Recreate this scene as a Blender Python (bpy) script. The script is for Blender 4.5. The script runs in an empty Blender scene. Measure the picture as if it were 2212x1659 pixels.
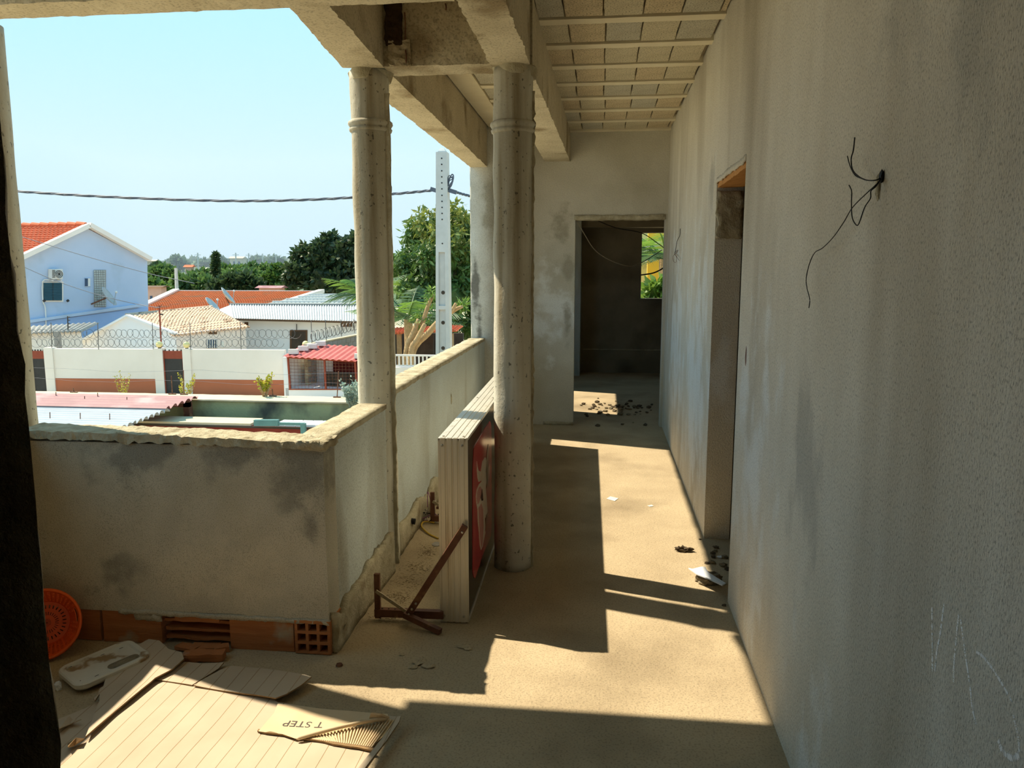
import bpy, bmesh, math, random
import numpy as np
from mathutils import Vector, Matrix, noise
random.seed(7)
sc = bpy.context.scene
COL = sc.collection

# ------------------------------------------------------------------ camera
W, H, F, VX, VY, HC = 2212, 1659, 1680.0, 1303.0, 584.0, 1.6
CX, CY = W / 2, H / 2
def _n(v): return v / np.linalg.norm(v)
_d = _n(np.array([VX - CX, CY - VY, F])); _u = _n(np.array([0, 1, -(CY - VY) / F])); _r = np.cross(_u, _d)
if _r[0] < 0: _r = -_r
RM = np.stack([_r, _d, _u])                      # camera -> world rotation
CAMP = np.array([0, 0, HC])
def ray(x, y): return RM @ np.array([x - CX, CY - y, F])
def hit(x, y, ax, val):
    v = ray(x, y); t = (val - CAMP[ax]) / v[ax]; return Vector(CAMP + t * v)
def fl(x, y, z=0.0): return hit(x, y, 2, z)      # point on the floor
def at(x, y, Y): return hit(x, y, 1, Y)          # point at a known depth
def vp(x, y, A, B):                              # point on the vertical plane through A and B
    nx, ny = (B[1] - A[1]), -(B[0] - A[0]); v = ray(x, y)
    t = (nx * (A[0] - CAMP[0]) + ny * (A[1] - CAMP[1])) / (nx * v[0] + ny * v[1])
    return Vector(CAMP + t * v)
cam = bpy.data.cameras.new('camera'); co = bpy.data.objects.new('camera', cam); COL.objects.link(co)
cam.sensor_width = 36; cam.lens = F / W * 36; cam.clip_start = 0.05; cam.clip_end = 2000
M = Matrix.Identity(4)
for i in range(3):
    M[i][0] = RM[i][0]; M[i][1] = RM[i][1]; M[i][2] = -RM[i][2]; M[i][3] = CAMP[i]
co.matrix_world = M
sc.camera = co

# ------------------------------------------------------------------ sky, sun, exposure
wd = bpy.data.worlds.new('sky'); sc.world = wd; wd.use_nodes = True
nt = wd.node_tree; bg = nt.nodes['Background']
tc = nt.nodes.new('ShaderNodeTexCoord'); sp = nt.nodes.new('ShaderNodeSeparateXYZ'); rp = nt.nodes.new('ShaderNodeValToRGB')
nt.links.new(tc.outputs['Generated'], sp.inputs[0]); nt.links.new(sp.outputs['Z'], rp.inputs[0])
rp.color_ramp.elements[0].position = 0.0; rp.color_ramp.elements[0].color = (.47, .69, .90, 1)
rp.color_ramp.elements[1].position = 0.45; rp.color_ramp.elements[1].color = (.35, .74, .98, 1)
nt.links.new(rp.outputs[0], bg.inputs[0]); bg.inputs[1].default_value = 1.05
SUN = Vector((-.73, .235, 1)).normalized()
sl = bpy.data.lights.new('sun', 'SUN'); so = bpy.data.objects.new('sun', sl); COL.objects.link(so)
sl.energy = 7.1; sl.color = (1, .875, .66); sl.angle = math.radians(.6)
so.rotation_euler = SUN.to_track_quat('Z', 'Y').to_euler(); so.location = (-20, 10, 30)
sc.view_settings.view_transform = 'Standard'; sc.view_settings.look = 'None'
sc.view_settings.exposure = 0.3; sc.view_settings.gamma = 1.0; sc.view_settings.use_curve_mapping = False

# ------------------------------------------------------------------ materials
MATS = {}
def _base(name):
    m = bpy.data.materials.new(name); m.use_nodes = True; MATS[name] = m
    return m, m.node_tree, m.node_tree.nodes['Principled BSDF']
def rgb(h):                                       # display 0-255 -> linear
    return tuple(((c / 255) / 12.92 if c / 255 < .04045 else ((c / 255 + .055) / 1.055) ** 2.4) for c in h) + (1,)
def surf(name, c1, c2=None, scale=4, c3=None, s3=1.2, t3=(.52, .68), bump=0.0, bs=60, rough=.9, metal=0, stretch=(1, 1, 1), st3=(1, 1, 1), spec=.3, speck=0, sps=180, spt=(.36, .47), spst=(1, 1, 1), blots=()):
    m, t, p = _base(name); N, L = t.nodes.new, t.links.new
    c2 = c2 or tuple(x * .8 for x in c1[:3]) + (1,)
    tc = N('ShaderNodeTexCoord'); mp = N('ShaderNodeMapping'); mp.inputs['Scale'].default_value = stretch
    L(tc.outputs['Object'], mp.inputs[0])
    n = N('ShaderNodeTexNoise'); n.inputs['Scale'].default_value = scale; n.inputs['Detail'].default_value = 6; n.inputs['Roughness'].default_value = .6
    L(mp.outputs[0], n.inputs[0])
    r = N('ShaderNodeValToRGB'); r.color_ramp.elements[0].position = .35; r.color_ramp.elements[1].position = .65
    r.color_ramp.elements[0].color = c2; r.color_ramp.elements[1].color = c1
    L(n.outputs['Fac'], r.inputs[0]); out = r.outputs[0]
    if c3:
        mp3 = N('ShaderNodeMapping'); mp3.inputs['Scale'].default_value = st3; mp3.inputs['Location'].default_value = (3.1, 7.7, 1.3)
        L(tc.outputs['Object'], mp3.inputs[0])
        n3 = N('ShaderNodeTexNoise'); n3.inputs['Scale'].default_value = s3; n3.inputs['Detail'].default_value = 5
        L(mp3.outputs[0], n3.inputs[0])
        r3 = N('ShaderNodeValToRGB'); r3.color_ramp.elements[0].position = t3[0]; r3.color_ramp.elements[1].position = t3[1]
        r3.color_ramp.elements[0].color = (0, 0, 0, 1); r3.color_ramp.elements[1].color = (1, 1, 1, 1)
        L(n3.outputs['Fac'], r3.inputs[0])
        mx = N('ShaderNodeMix'); mx.data_type = 'RGBA'; L(r3.outputs[0], mx.inputs[0]); L(out, mx.inputs[6]); mx.inputs[7].default_value = c3
        out = mx.outputs[2]
    for bi, (bcol, bamt, spots) in enumerate(blots):     # stains and washed patches that sit at known places on the wall
        acc = None
        for (ctr, rad_, sq) in spots:
            mv = N('ShaderNodeMapping'); mv.inputs['Scale'].default_value = sq; mv.inputs['Location'].default_value = tuple(-c * s for c, s in zip(ctr, sq)); L(tc.outputs['Object'], mv.inputs[0])
            ln = N('ShaderNodeVectorMath'); ln.operation = 'LENGTH'; L(mv.outputs[0], ln.inputs[0])
            mr = N('ShaderNodeMapRange'); mr.inputs[1].default_value = 0; mr.inputs[2].default_value = rad_; mr.inputs[3].default_value = .34; mr.inputs[4].default_value = -.40; L(ln.outputs['Value'], mr.inputs[0])
            if acc is None: acc = mr.outputs[0]
            else:
                mxm = N('ShaderNodeMath'); mxm.operation = 'MAXIMUM'; L(acc, mxm.inputs[0]); L(mr.outputs[0], mxm.inputs[1]); acc = mxm.outputs[0]
        nbz = N('ShaderNodeTexNoise'); nbz.inputs['Scale'].default_value = 4.5; nbz.inputs['Detail'].default_value = 7; nbz.inputs['Roughness'].default_value = .62; L(mp.outputs[0], nbz.inputs[0])
        ad = N('ShaderNodeMath'); ad.operation = 'MULTIPLY_ADD'; L(nbz.outputs['Fac'], ad.inputs[0]); ad.inputs[1].default_value = 1.9; L(acc, ad.inputs[2])
        rb = N('ShaderNodeMapRange'); rb.interpolation_type = 'SMOOTHSTEP'; rb.inputs[1].default_value = .90; rb.inputs[2].default_value = 1.30; rb.inputs[3].default_value = 0; rb.inputs[4].default_value = bamt; L(ad.outputs[0], rb.inputs[0])
        mb_ = N('ShaderNodeMix'); mb_.data_type = 'RGBA'; L(rb.outputs[0], mb_.inputs[0]); L(out, mb_.inputs[6]); mb_.inputs[7].default_value = bcol; out = mb_.outputs[2]
    if speck:
        ns = N('ShaderNodeTexNoise'); ns.inputs['Scale'].default_value = sps; ns.inputs['Detail'].default_value = 2
        mps = N('ShaderNodeMapping'); mps.inputs['Scale'].default_value = spst; L(tc.outputs['Object'], mps.inputs[0]); L(mps.outputs[0], ns.inputs[0])
        rs = N('ShaderNodeValToRGB'); rs.color_ramp.elements[0].position = spt[0]; rs.color_ramp.elements[1].position = spt[1]
        rs.color_ramp.elements[0].color = (1 - speck,) * 3 + (1,); rs.color_ramp.elements[1].color = (1, 1, 1, 1)
        L(ns.outputs['Fac'], rs.inputs[0])
        mm = N('ShaderNodeMix'); mm.data_type = 'RGBA'; mm.blend_type = 'MULTIPLY'; mm.inputs[0].default_value = 1
        L(out, mm.inputs[6]); L(rs.outputs[0], mm.inputs[7]); out = mm.outputs[2]
    L(out, p.inputs['Base Color'])
    p.inputs['Roughness'].default_value = rough; p.inputs['Metallic'].default_value = metal; p.inputs['Specular IOR Level'].default_value = spec
    if bump:
        nb = N('ShaderNodeTexNoise'); nb.inputs['Scale'].default_value = bs; nb.inputs['Detail'].default_value = 5; nb.inputs['Roughness'].default_value = .65
        L(mp.outputs[0], nb.inputs[0])
        b = N('ShaderNodeBump'); b.inputs['Strength'].default_value = 1; b.inputs['Distance'].default_value = bump
        L(nb.outputs['Fac'], b.inputs['Height']); L(b.outputs[0], p.inputs['Normal'])
    return m
def leafmat(name, c1, c2, scale=.8, trans=.35):
    m, t, p = _base(name); N, L = t.nodes.new, t.links.new
    tc = N('ShaderNodeTexCoord'); n = N('ShaderNodeTexNoise'); n.inputs['Scale'].default_value = scale; n.inputs['Detail'].default_value = 8; n.inputs['Roughness'].default_value = .8
    L(tc.outputs['Object'], n.inputs[0]); r = N('ShaderNodeValToRGB'); L(n.outputs['Fac'], r.inputs[0])
    r.color_ramp.elements[0].position = .38; r.color_ramp.elements[1].position = .62
    r.color_ramp.elements[0].color = c2; r.color_ramp.elements[1].color = c1
    L(r.outputs[0], p.inputs['Base Color']); p.inputs['Roughness'].default_value = .5
    tr = N('ShaderNodeBsdfTranslucent'); L(r.outputs[0], tr.inputs[0])
    ms = N('ShaderNodeMixShader'); ms.inputs[0].default_value = trans
    L(p.outputs[0], ms.inputs[1]); L(tr.outputs[0], ms.inputs[2]); L(ms.outputs[0], t.nodes['Material Output'].inputs[0])
    return m

surf('floor', (.465, .372, .24, 1), (.39, .308, .195, 1), 2.2, (.285, .222, .138, 1), 1.7, (.5, .72), bump=.004, bs=45, rough=.95, speck=.25, sps=120)
surf('wall_plaster', (.75, .71, .61, 1), (.61, .56, .455, 1), 1.3, (.47, .42, .325, 1), 1.2, (.5, .74), bump=.004, bs=140, rough=.95, stretch=(1, 1, .55), st3=(1, 1.6, .35), speck=.42, sps=330, spt=(.36, .46), spst=(1, 1, .4), blots=[((.78, .79, .76, 1), .85, [((.63, 3.25, .75), .75, (1, 1, .5)), ((.63, 5.3, .9), 1.3, (1, .8, .6)), ((.63, 6.8, 1.0), 1.2, (1, .8, .6)), ((.63, 2.3, .15), .5, (1, 1, .8))]), ((.42, .40, .34, 1), .7, [((.63, 4.85, 2.05), .4, (1, 2, .8)), ((.63, 2.45, 1.1), .5, (1, 1.3, .6)), ((.63, 1.5, 2.2), .7, (1, 1, 1))])])
surf('wall_plaster_pale', (.55, .61, .60, 1), (.48, .52, .49, 1), 2.0, (.36, .345, .28, 1), 1.5, (.56, .70), bump=.003, bs=70, rough=.95, st3=(1.4, 1.4, .35), speck=.25, sps=140)
surf('end_plaster', (.60, .57, .48, 1), (.53, .50, .41, 1), 2.5, (.45, .42, .33, 1), 1.3, (.52, .7), bump=.003, bs=70, rough=.95, speck=.2, sps=140, blots=[((.74, .75, .71, 1), .9, [((-.55, 8, 1.2), .75, (1.1, 1, .8))]), ((.34, .31, .235, 1), .9, [((-.45, 8, 2.05), .34, (1.2, 1, .8)), ((-.36, 8, 1.6), .26, (1.9, 1, .6)), ((-.36, 8, 1.0), .2, (2.2, 1, .4))])])
surf('pier_plaster', (.60, .61, .57, 1), (.48, .475, .42, 1), 3, bump=.003, bs=60, rough=.95, speck=.2, sps=140, blots=[((.10, .095, .08, 1), .85, [((-1.235, 7.55, 1.5), .42, (5, 1, .5)), ((-1.20, 7.55, 1.0), .3, (4, 1, .5))]), ((.33, .31, .24, 1), .8, [((-1.09, 7.55, 2.2), .5, (2, 1, .5))])])
surf('parapet_plaster', (.54, .51, .415, 1), (.45, .415, .32, 1), 2.5, (.40, .375, .30, 1), 1.6, (.52, .70), bump=.004, bs=120, rough=.95, speck=.32, sps=240, blots=[((.21, .205, .175, 1), .75, [((-1.95, 2.96, .85), .60, (1, 1, 1.9)), ((-1.5, 2.96, .88), .55, (1, 1, 2.0)), ((-1.2, 2.96, .80), .40, (1, 1, .9)), ((-2.05, 2.96, .30), .26, (.8, 1, 1.2)), ((-1.17, 2.96, .5), .2, (1.6, 1, .6))]), ((.60, .55, .42, 1), .5, [((-1.6, 2.96, .35), .6, (1, 1, 1.1))])])
surf('mortar', (.52, .47, .34, 1), (.37, .32, .21, 1), 14, (.25, .20, .12, 1), 6, (.55, .7), bump=.01, bs=55, rough=1)
surf('beam_concrete', (.61, .535, .385, 1), (.50, .43, .30, 1), 3, (.28, .215, .125, 1), 2.4, (.55, .68), bump=.004, bs=50, rough=.95, speck=.3, sps=90)
surf('column_concrete', (.62, .595, .50, 1), (.53, .50, .405, 1), 5, (.25, .205, .125, 1), 1.5, (.48, .68), bump=.003, bs=40, rough=.85, st3=(5, 5, .22), speck=.65, sps=58, spt=(.29, .35), spst=(1, 1, .7))
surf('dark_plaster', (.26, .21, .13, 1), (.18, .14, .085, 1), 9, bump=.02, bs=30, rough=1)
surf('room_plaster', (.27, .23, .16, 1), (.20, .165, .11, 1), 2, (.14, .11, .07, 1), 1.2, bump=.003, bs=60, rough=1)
surf('ceiling_block', (.70, .62, .44, 1), (.60, .525, .36, 1), 6, bump=.008, bs=90, rough=1, speck=.5, sps=110)
surf('ceiling_block_grey', (.62, .58, .46, 1), (.52, .48, .37, 1), 6, bump=.008, bs=90, rough=1, speck=.5, sps=110)
surf('ceiling_block_tan', (.72, .60, .40, 1), (.60, .49, .32, 1), 6, bump=.008, bs=90, rough=1, speck=.55, sps=100)
surf('ceiling_rib', (.76, .69, .51, 1), (.69, .61, .44, 1), 4, bump=.003, bs=50, rough=.95)
surf('clay_brick', (.50, .20, .075, 1), (.38, .14, .05, 1), 9, (.44, .36, .25, 1), 5, (.56, .66), bump=.004, bs=60, rough=.95, stretch=(.3, .3, 4))
surf('aluminium', (.74, .70, .60, 1), (.66, .62, .52, 1), 5, (.45, .38, .24, 1), 3, (.6, .75), rough=.42, metal=.55, stretch=(1, 1, .15), st3=(8, 8, .5))
surf('black_acrylic', (.018, .018, .016, 1), (.028, .027, .022, 1), 6, rough=.12, spec=.5)
surf('red_print', (.58, .06, .07, 1), (.50, .05, .06, 1), 4, rough=.15, spec=.5)
surf('cream_print', (.78, .70, .57, 1), (.70, .61, .48, 1), 6, rough=.2, spec=.5)
surf('pink_print', (.64, .32, .28, 1), (.56, .26, .22, 1), 6, rough=.2, spec=.5)
surf('brown_print', (.16, .09, .05, 1), (.10, .06, .03, 1), 6, rough=.2, spec=.5)
surf('rust_steel', (.17, .075, .045, 1), (.12, .05, .03, 1), 20, (.25, .13, .06, 1), 12, (.55, .65), rough=.6, metal=.2)
surf('zinc_steel', (.42, .36, .24, 1), (.3, .25, .17, 1), 30, rough=.5, metal=.4)
surf('screw', (.5, .47, .4, 1), None, 30, rough=.35, metal=.8)
surf('chalk', (.98, .98, .97, 1), (.95, .95, .94, 1), 30, rough=1)
surf('rust_black', (.035, .02, .012, 1), (.08, .045, .02, 1), 14, bump=.02, bs=40, rough=1)
surf('wire_black', (.012, .011, .010, 1), None, 30, rough=.6)
surf('wire_white', (.5, .46, .38, 1), None, 30, rough=.6)
surf('wire_yellow', (.55, .36, .05, 1), None, 30, rough=.5)
surf('wire_purple', (.30, .12, .25, 1), None, 30, rough=.5)
surf('orange_plastic', (.86, .13, .012, 1), (.80, .11, .01, 1), 5, rough=.38, spec=.5)
surf('white_plastic', (.66, .64, .56, 1), (.60, .57, .49, 1), 5, (.30, .20, .10, 1), 9, (.56, .62), rough=.45, spec=.5)
surf('white_scrap', (.72, .76, .82, 1), (.66, .70, .76, 1), 10, rough=.5)
surf('rubble', (.30, .26, .18, 1), (.2, .165, .11, 1), 30, bump=.01, bs=60, rough=1)
surf('rubble_dark', (.15, .115, .075, 1), (.085, .062, .04, 1), 30, bump=.01, bs=60, rough=1)
surf('straw', (.30, .23, .13, 1), (.17, .125, .07, 1), 30, rough=1)
surf('wood_orange', (.55, .27, .08, 1), (.45, .2, .05, 1), 10, rough=.8, stretch=(1, 8, 8))
def cardboard(name, c1, c2, line, axis='X', freq=34, sharp=.06):
    m, t, p = _base(name); N, L = t.nodes.new, t.links.new
    tc = N('ShaderNodeTexCoord'); n = N('ShaderNodeTexNoise'); n.inputs['Scale'].default_value = 5; n.inputs['Detail'].default_value = 6
    L(tc.outputs['Object'], n.inputs[0]); r = N('ShaderNodeValToRGB'); L(n.outputs['Fac'], r.inputs[0])
    r.color_ramp.elements[0].position = .35; r.color_ramp.elements[1].position = .65; r.color_ramp.elements[0].color = c2; r.color_ramp.elements[1].color = c1
    w = N('ShaderNodeTexWave'); w.wave_type = 'BANDS'; w.bands_direction = axis; w.inputs['Scale'].default_value = freq / 6.283 * .5; w.inputs['Distortion'].default_value = .7; w.inputs['Detail Scale'].default_value = .3
    L(tc.outputs['Object'], w.inputs[0]); rw = N('ShaderNodeValToRGB'); L(w.outputs['Fac'], rw.inputs[0])
    rw.color_ramp.elements[0].position = 0; rw.color_ramp.elements[1].position = sharp; rw.color_ramp.elements[0].color = line; rw.color_ramp.elements[1].color = (1, 1, 1, 1)
    mx = N('ShaderNodeMix'); mx.data_type = 'RGBA'; mx.blend_type = 'MULTIPLY'; mx.inputs[0].default_value = 1
    L(r.outputs[0], mx.inputs[6]); L(rw.outputs[0], mx.inputs[7]); L(mx.outputs[2], p.inputs['Base Color'])
    b = N('ShaderNodeBump'); b.inputs['Distance'].default_value = .004; L(rw.outputs[0], b.inputs['Height']); L(b.outputs[0], p.inputs['Normal'])
    p.inputs['Roughness'].default_value = .9; p.inputs['Specular IOR Level'].default_value = .2
    return m
cardboard('cardboard', (.53, .43, .32, 1), (.48, .385, .28, 1), (.80, .70, .58, 1), 'X', 62, .012)
cardboard('cardboard_flute', (.62, .47, .27, 1), (.56, .42, .23, 1), (.62, .5, .36, 1), 'X', 60, .05)
surf('cardboard_liner', (.66, .52, .34, 1), (.60, .46, .29, 1), 6, rough=.9)
surf('cardboard_edge', (.30, .19, .09, 1), (.22, .14, .07, 1), 60, rough=1)
surf('print_ink', (.10, .085, .075, 1), None, 30, rough=.9)
surf('paper', (.75, .72, .64, 1), None, 10, rough=.9)
# outdoors
surf('sand', (.62, .52, .36, 1), (.52, .43, .29, 1), .6, (.40, .33, .22, 1), .25, (.55, .7), bump=.02, bs=6, rough=1)
surf('white_paint', (.82, .75, .68, 1), (.77, .70, .63, 1), .8, rough=.9)
surf('white_paint_cool', (.82, .83, .84, 1), (.76, .77, .79, 1), .6, rough=.9)
surf('lit_white_paint', (.80, .70, .64, 1), (.74, .64, .58, 1), .8, rough=.9)  # warm white, daylight tint painted into the cottage front
surf('blue_paint', (.47, .56, .72, 1), (.43, .52, .67, 1), .35, (.36, .44, .54, 1), .5, (.6, .75), rough=.9)
surf('blue_band', (.32, .46, .74, 1), (.29, .42, .68, 1), .4, rough=.9)
surf('terracotta_band', (.46, .15, .075, 1), (.42, .135, .068, 1), 1, rough=.9)
surf('orange_tile', (.66, .22, .075, 1), (.52, .16, .055, 1), 3, (.42, .22, .12, 1), .6, (.55, .7), rough=.85)
surf('red_tile', (.66, .17, .075, 1), (.55, .13, .055, 1), 3, rough=.8)
surf('pale_tile', (.64, .45, .33, 1), (.56, .38, .27, 1), 2.5, (.25, .17, .11, 1), 1.6, (.58, .66), rough=.9, st3=(3.2, .5, 1))
surf('metal_roof', (.55, .55, .55, 1), (.48, .48, .48, 1), 1.2, rough=.55, metal=.1)
surf('white_sheet', (.45, .475, .50, 1), (.39, .41, .44, 1), 1.5, rough=.5)
surf('pink_sheet', (.34, .155, .165, 1), (.28, .12, .13, 1), 2, (.42, .28, .28, 1), 1.2, (.55, .7), rough=.55)
surf('red_sheet', (.56, .14, .12, 1), (.48, .11, .10, 1), 2, rough=.6)
surf('grey_sheet', (.42, .44, .42, 1), (.36, .37, .36, 1), 1.5, rough=.8)
surf('dark_gate', (.045, .042, .04, 1), (.03, .03, .03, 1), 2, rough=.6)
surf('red_gate', (.30, .065, .035, 1), None, 4, rough=.7)
surf('moss_wall', (.36, .40, .22, 1), (.30, .335, .19, 1), 1.0, (.075, .085, .07, 1), .8, (.5, .64), bump=.01, bs=20, rough=1, st3=(1, 1, .9))
surf('dark_red_paint', (.26, .045, .03, 1), (.2, .032, .022, 1), 2, rough=.8)
surf('teal_paint', (.12, .26, .25, 1), None, 3, rough=.6)
surf('lamp_globe', (.82, .70, .34, 1), (.78, .65, .3, 1), 4, rough=.3)
surf('razor_wire', (.16, .16, .16, 1), None, 10, rough=.5, metal=.5)
surf('grey_block', (.33, .315, .29, 1), (.27, .255, .235, 1), 2, bump=.01, bs=20, rough=1)
surf('dark_red_inside', (.16, .022, .018, 1), None, 4, rough=.8)
surf('teal_shutter', (.03, .10, .14, 1), (.025, .085, .12, 1), 3, rough=.6)
surf('dark_glass', (.03, .07, .14, 1), None, 3, rough=.1)
surf('brown_door', (.13, .07, .035, 1), (.1, .05, .025, 1), 6, rough=.7)
surf('glass_block', (.40, .43, .42, 1), (.33, .36, .35, 1), 6, rough=.4)
surf('appliance', (.72, .70, .66, 1), (.66, .64, .6, 1), 4, rough=.5)
surf('dark_grille', (.05, .05, .05, 1), None, 4, rough=.6)
surf('dish_grey', (.45, .46, .46, 1), (.38, .39, .39, 1), 4, rough=.5, metal=.2)
surf('pole_concrete', (.56, .56, .54, 1), (.49, .49, .47, 1), 3, rough=.9)
surf('cable_grey', (.10, .12, .16, 1), None, 4, rough=.6)
surf('bark', (.45, .31, .16, 1), (.34, .22, .11, 1), 8, bump=.02, bs=18, rough=1)
surf('bark_dark', (.10, .075, .05, 1), None, 5, rough=1)
surf('yellow_paint', (.78, .47, .05, 1), (.72, .42, .04, 1), .8, rough=.9)
surf('sunlit_yellow_paint', (.82, .66, .25, 1), (.78, .62, .22, 1), .8, rough=.9)  # paler yellow with the sunlight painted in
surf('shack_dark', (.08, .06, .045, 1), (.05, .04, .03, 1), 2, rough=1)
surf('cream_house', (.62, .53, .42, 1), None, .5, rough=.9)
surf('pink_house', (.60, .38, .30, 1), None, .5, rough=.9)
surf('hill', (.10, .15, .07, 1), (.07, .11, .05, 1), .05, rough=1)
leafmat('leaf_mango', (.13, .23, .04, 1), (.04, .09, .022, 1), .6)
leafmat('leaf_mango_young', (.24, .25, .05, 1), (.16, .22, .04, 1), .9)
leafmat('leaf_dark', (.055, .095, .032, 1), (.03, .055, .022, 1), .5)
leafmat('leaf_mid', (.13, .23, .055, 1), (.05, .10, .03, 1), .3)
leafmat('leaf_far_hazed', (.14, .22, .14, 1), (.09, .15, .10, 1), .1)  # lighter and bluer, distance haze painted into the leaf colour
leafmat('leaf_palm', (.10, .19, .075, 1), (.05, .11, .045, 1), 1.0)
leafmat('leaf_palm_light', (.22, .36, .06, 1), (.14, .26, .04, 1), 1.0)
leafmat('leaf_silver', (.38, .46, .38, 1), (.28, .36, .29, 1), 3)
leafmat('leaf_yellow', (.48, .43, .04, 1), (.32, .33, .03, 1), 3)
leafmat('leaf_bright', (.20, .32, .05, 1), (.11, .20, .03, 1), 2)

# ------------------------------------------------------------------ mesh building
ORG = {}
class MB:
    def __init__(s): s.v = []; s.f = []
    def add(s, vs, fs):
        o = len(s.v); s.v += [Vector(v) for v in vs]; s.f += [tuple(i + o for i in f) for f in fs]; return s
    def box(s, x0, x1, y0, y1, z0, z1):
        return s.add([(x0, y0, z0), (x1, y0, z0), (x1, y1, z0), (x0, y1, z0), (x0, y0, z1), (x1, y0, z1), (x1, y1, z1), (x0, y1, z1)],
                     [(0, 3, 2, 1), (4, 5, 6, 7), (0, 1, 5, 4), (1, 2, 6, 5), (2, 3, 7, 6), (3, 0, 4, 7)])
    def obox(s, c, sx, sy, sz, rz=0, rx=0, ry=0):
        R = Matrix.Rotation(rz, 3, 'Z') @ Matrix.Rotation(ry, 3, 'Y') @ Matrix.Rotation(rx, 3, 'X'); c = Vector(c); vs = []
        for k in (-1, 1):
            for (i, j) in ((-1, -1), (1, -1), (1, 1), (-1, 1)): vs.append(c + R @ Vector((i * sx / 2, j * sy / 2, k * sz / 2)))
        return s.add(vs, [(0, 3, 2, 1), (4, 5, 6, 7), (0, 1, 5, 4), (1, 2, 6, 5), (2, 3, 7, 6), (3, 0, 4, 7)])
    def ext(s, pts, d):                            # polygon swept along d
        n = len(pts); d = Vector(d); vs = [Vector(p) for p in pts] + [Vector(p) + d for p in pts]
        return s.add(vs, [tuple(range(n - 1, -1, -1)), tuple(range(n, 2 * n))] + [(i, (i + 1) % n, n + (i + 1) % n, n + i) for i in range(n)])
    def slab(s, pts, t):                           # polygon thickened along its own normal, away from camera
        p = [Vector(q) for q in pts]; nn = Vector((0, 0, 0))
        for i in range(len(p)): nn += p[i].cross(p[(i + 1) % len(p)])
        nn.normalize()
        if nn.dot(p[0] - Vector(CAMP)) < 0: nn = -nn
        return s.ext(p, nn * t)
    def bar(s, a, b, w, h=None):                   # straight bar of rectangular section
        a = Vector(a); b = Vector(b); h = h or w; d = (b - a).normalized(); u = d.cross(Vector((0, 0, 1)))
        if u.length < .01: u = Vector((1, 0, 0))
        u.normalize(); w2 = u.cross(d)
        q = [a + u * w / 2 * i + w2 * h / 2 * j for i, j in ((-1, -1), (1, -1), (1, 1), (-1, 1))]
        return s.ext(q, b - a)
    def tube(s, pts, r, n=6, cap=True):
        pts = [Vector(p) for p in pts]; m = len(pts); vs = []; fs = []; up = Vector((.13, .21, .97))
        for i, p in enumerate(pts):
            d = (pts[min(i + 1, m - 1)] - pts[max(i - 1, 0)]).normalized(); u = d.cross(up)
            if u.length < .05: u = d.cross(Vector((1, 0, 0)))
            u.normalize(); w = d.cross(u); rr = r[i] if isinstance(r, (list, tuple)) else r
            for k in range(n): a = 2 * math.pi * k / n; vs.append(p + (u * math.cos(a) + w * math.sin(a)) * rr)
        for i in range(m - 1):
            for k in range(n): fs.append((i * n + k, i * n + (k + 1) % n, (i + 1) * n + (k + 1) % n, (i + 1) * n + k))
        if cap: fs += [tuple(range(n - 1, -1, -1)), tuple(range((m - 1) * n, m * n))]
        return s.add(vs, fs)
    def lathe(s, prof, c, n=32, amp=0, seed=0, rot=None):
        vs = []; fs = []; c = Vector(c); m = len(prof)
        for (r, z) in prof:
            for k in range(n):
                a = 2 * math.pi * k / n; p = Vector((math.cos(a) * r, math.sin(a) * r, z))
                if amp: p += Vector((math.cos(a), math.sin(a), 0)) * amp * noise.noise(Vector((p.x * 9 + seed, p.y * 9, p.z * 5)))
                if rot: p = rot @ p
                vs.append(c + p)
        for i in range(m - 1):
            for k in range(n): fs.append((i * n + k, i * n + (k + 1) % n, (i + 1) * n + (k + 1) % n, (i + 1) * n + k))
        fs += [tuple(range(n - 1, -1, -1)), tuple(range((m - 1) * n, m * n))]
        return s.add(vs, fs)
    def rbox(s, x0, x1, y0, y1, z0, z1, step, amp, seed=0, freq=9, keep=()):   # box with a crumbled surface
        n = [max(1, min(160, round((b - a) / step))) for a, b in ((x0, x1), (y0, y1), (z0, z1))]
        lo = (x0, y0, z0); hi = (x1, y1, z1); idx = {}; vs = []; fs = []
        def vid(i, j, k):
            t = (i, j, k)
            if t not in idx:
                p = Vector([lo[a] + (hi[a] - lo[a]) * t[a] / n[a] for a in range(3)])
                q = p + noise.noise_vector(p * freq + Vector((seed, seed * 2, 0))) * amp + noise.noise_vector(p * freq * 3.1 + Vector((seed, 0, seed))) * amp * .45
                for a in keep: q[a] = p[a]
                idx[t] = len(vs); vs.append(q)
            return idx[t]
        for a in range(3):
            b, c = [(1, 2), (2, 0), (0, 1)][a]
            for side in (0, n[a]):
                for i in range(n[b]):
                    for j in range(n[c]):
                        def T(u, w):
                            t = [0, 0, 0]; t[a] = side; t[b] = u; t[c] = w; return vid(*t)
                        q = (T(i, j), T(i + 1, j), T(i + 1, j + 1), T(i, j + 1)); fs.append(q if side else q[::-1])
        return s.add(vs, fs)
    def blob(s, c, r, amp=.25, seed=0, sub=2, freq=1.2):
        bm = bmesh.new(); bmesh.ops.create_icosphere(bm, subdivisions=sub, radius=1); c = Vector(c)
        r = r if isinstance(r, (list, tuple)) else (r, r, r); vs = []
        for v in bm.verts:
            k = 1 + amp * noise.noise(v.co * freq * 1.7 + Vector((seed, seed * .7, 3)))
            vs.append(c + Vector((v.co.x * r[0], v.co.y * r[1], v.co.z * r[2])) * k)
        fs = [tuple(v.index for v in f.verts) for f in bm.faces]; bm.free(); return s.add(vs, fs)
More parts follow.
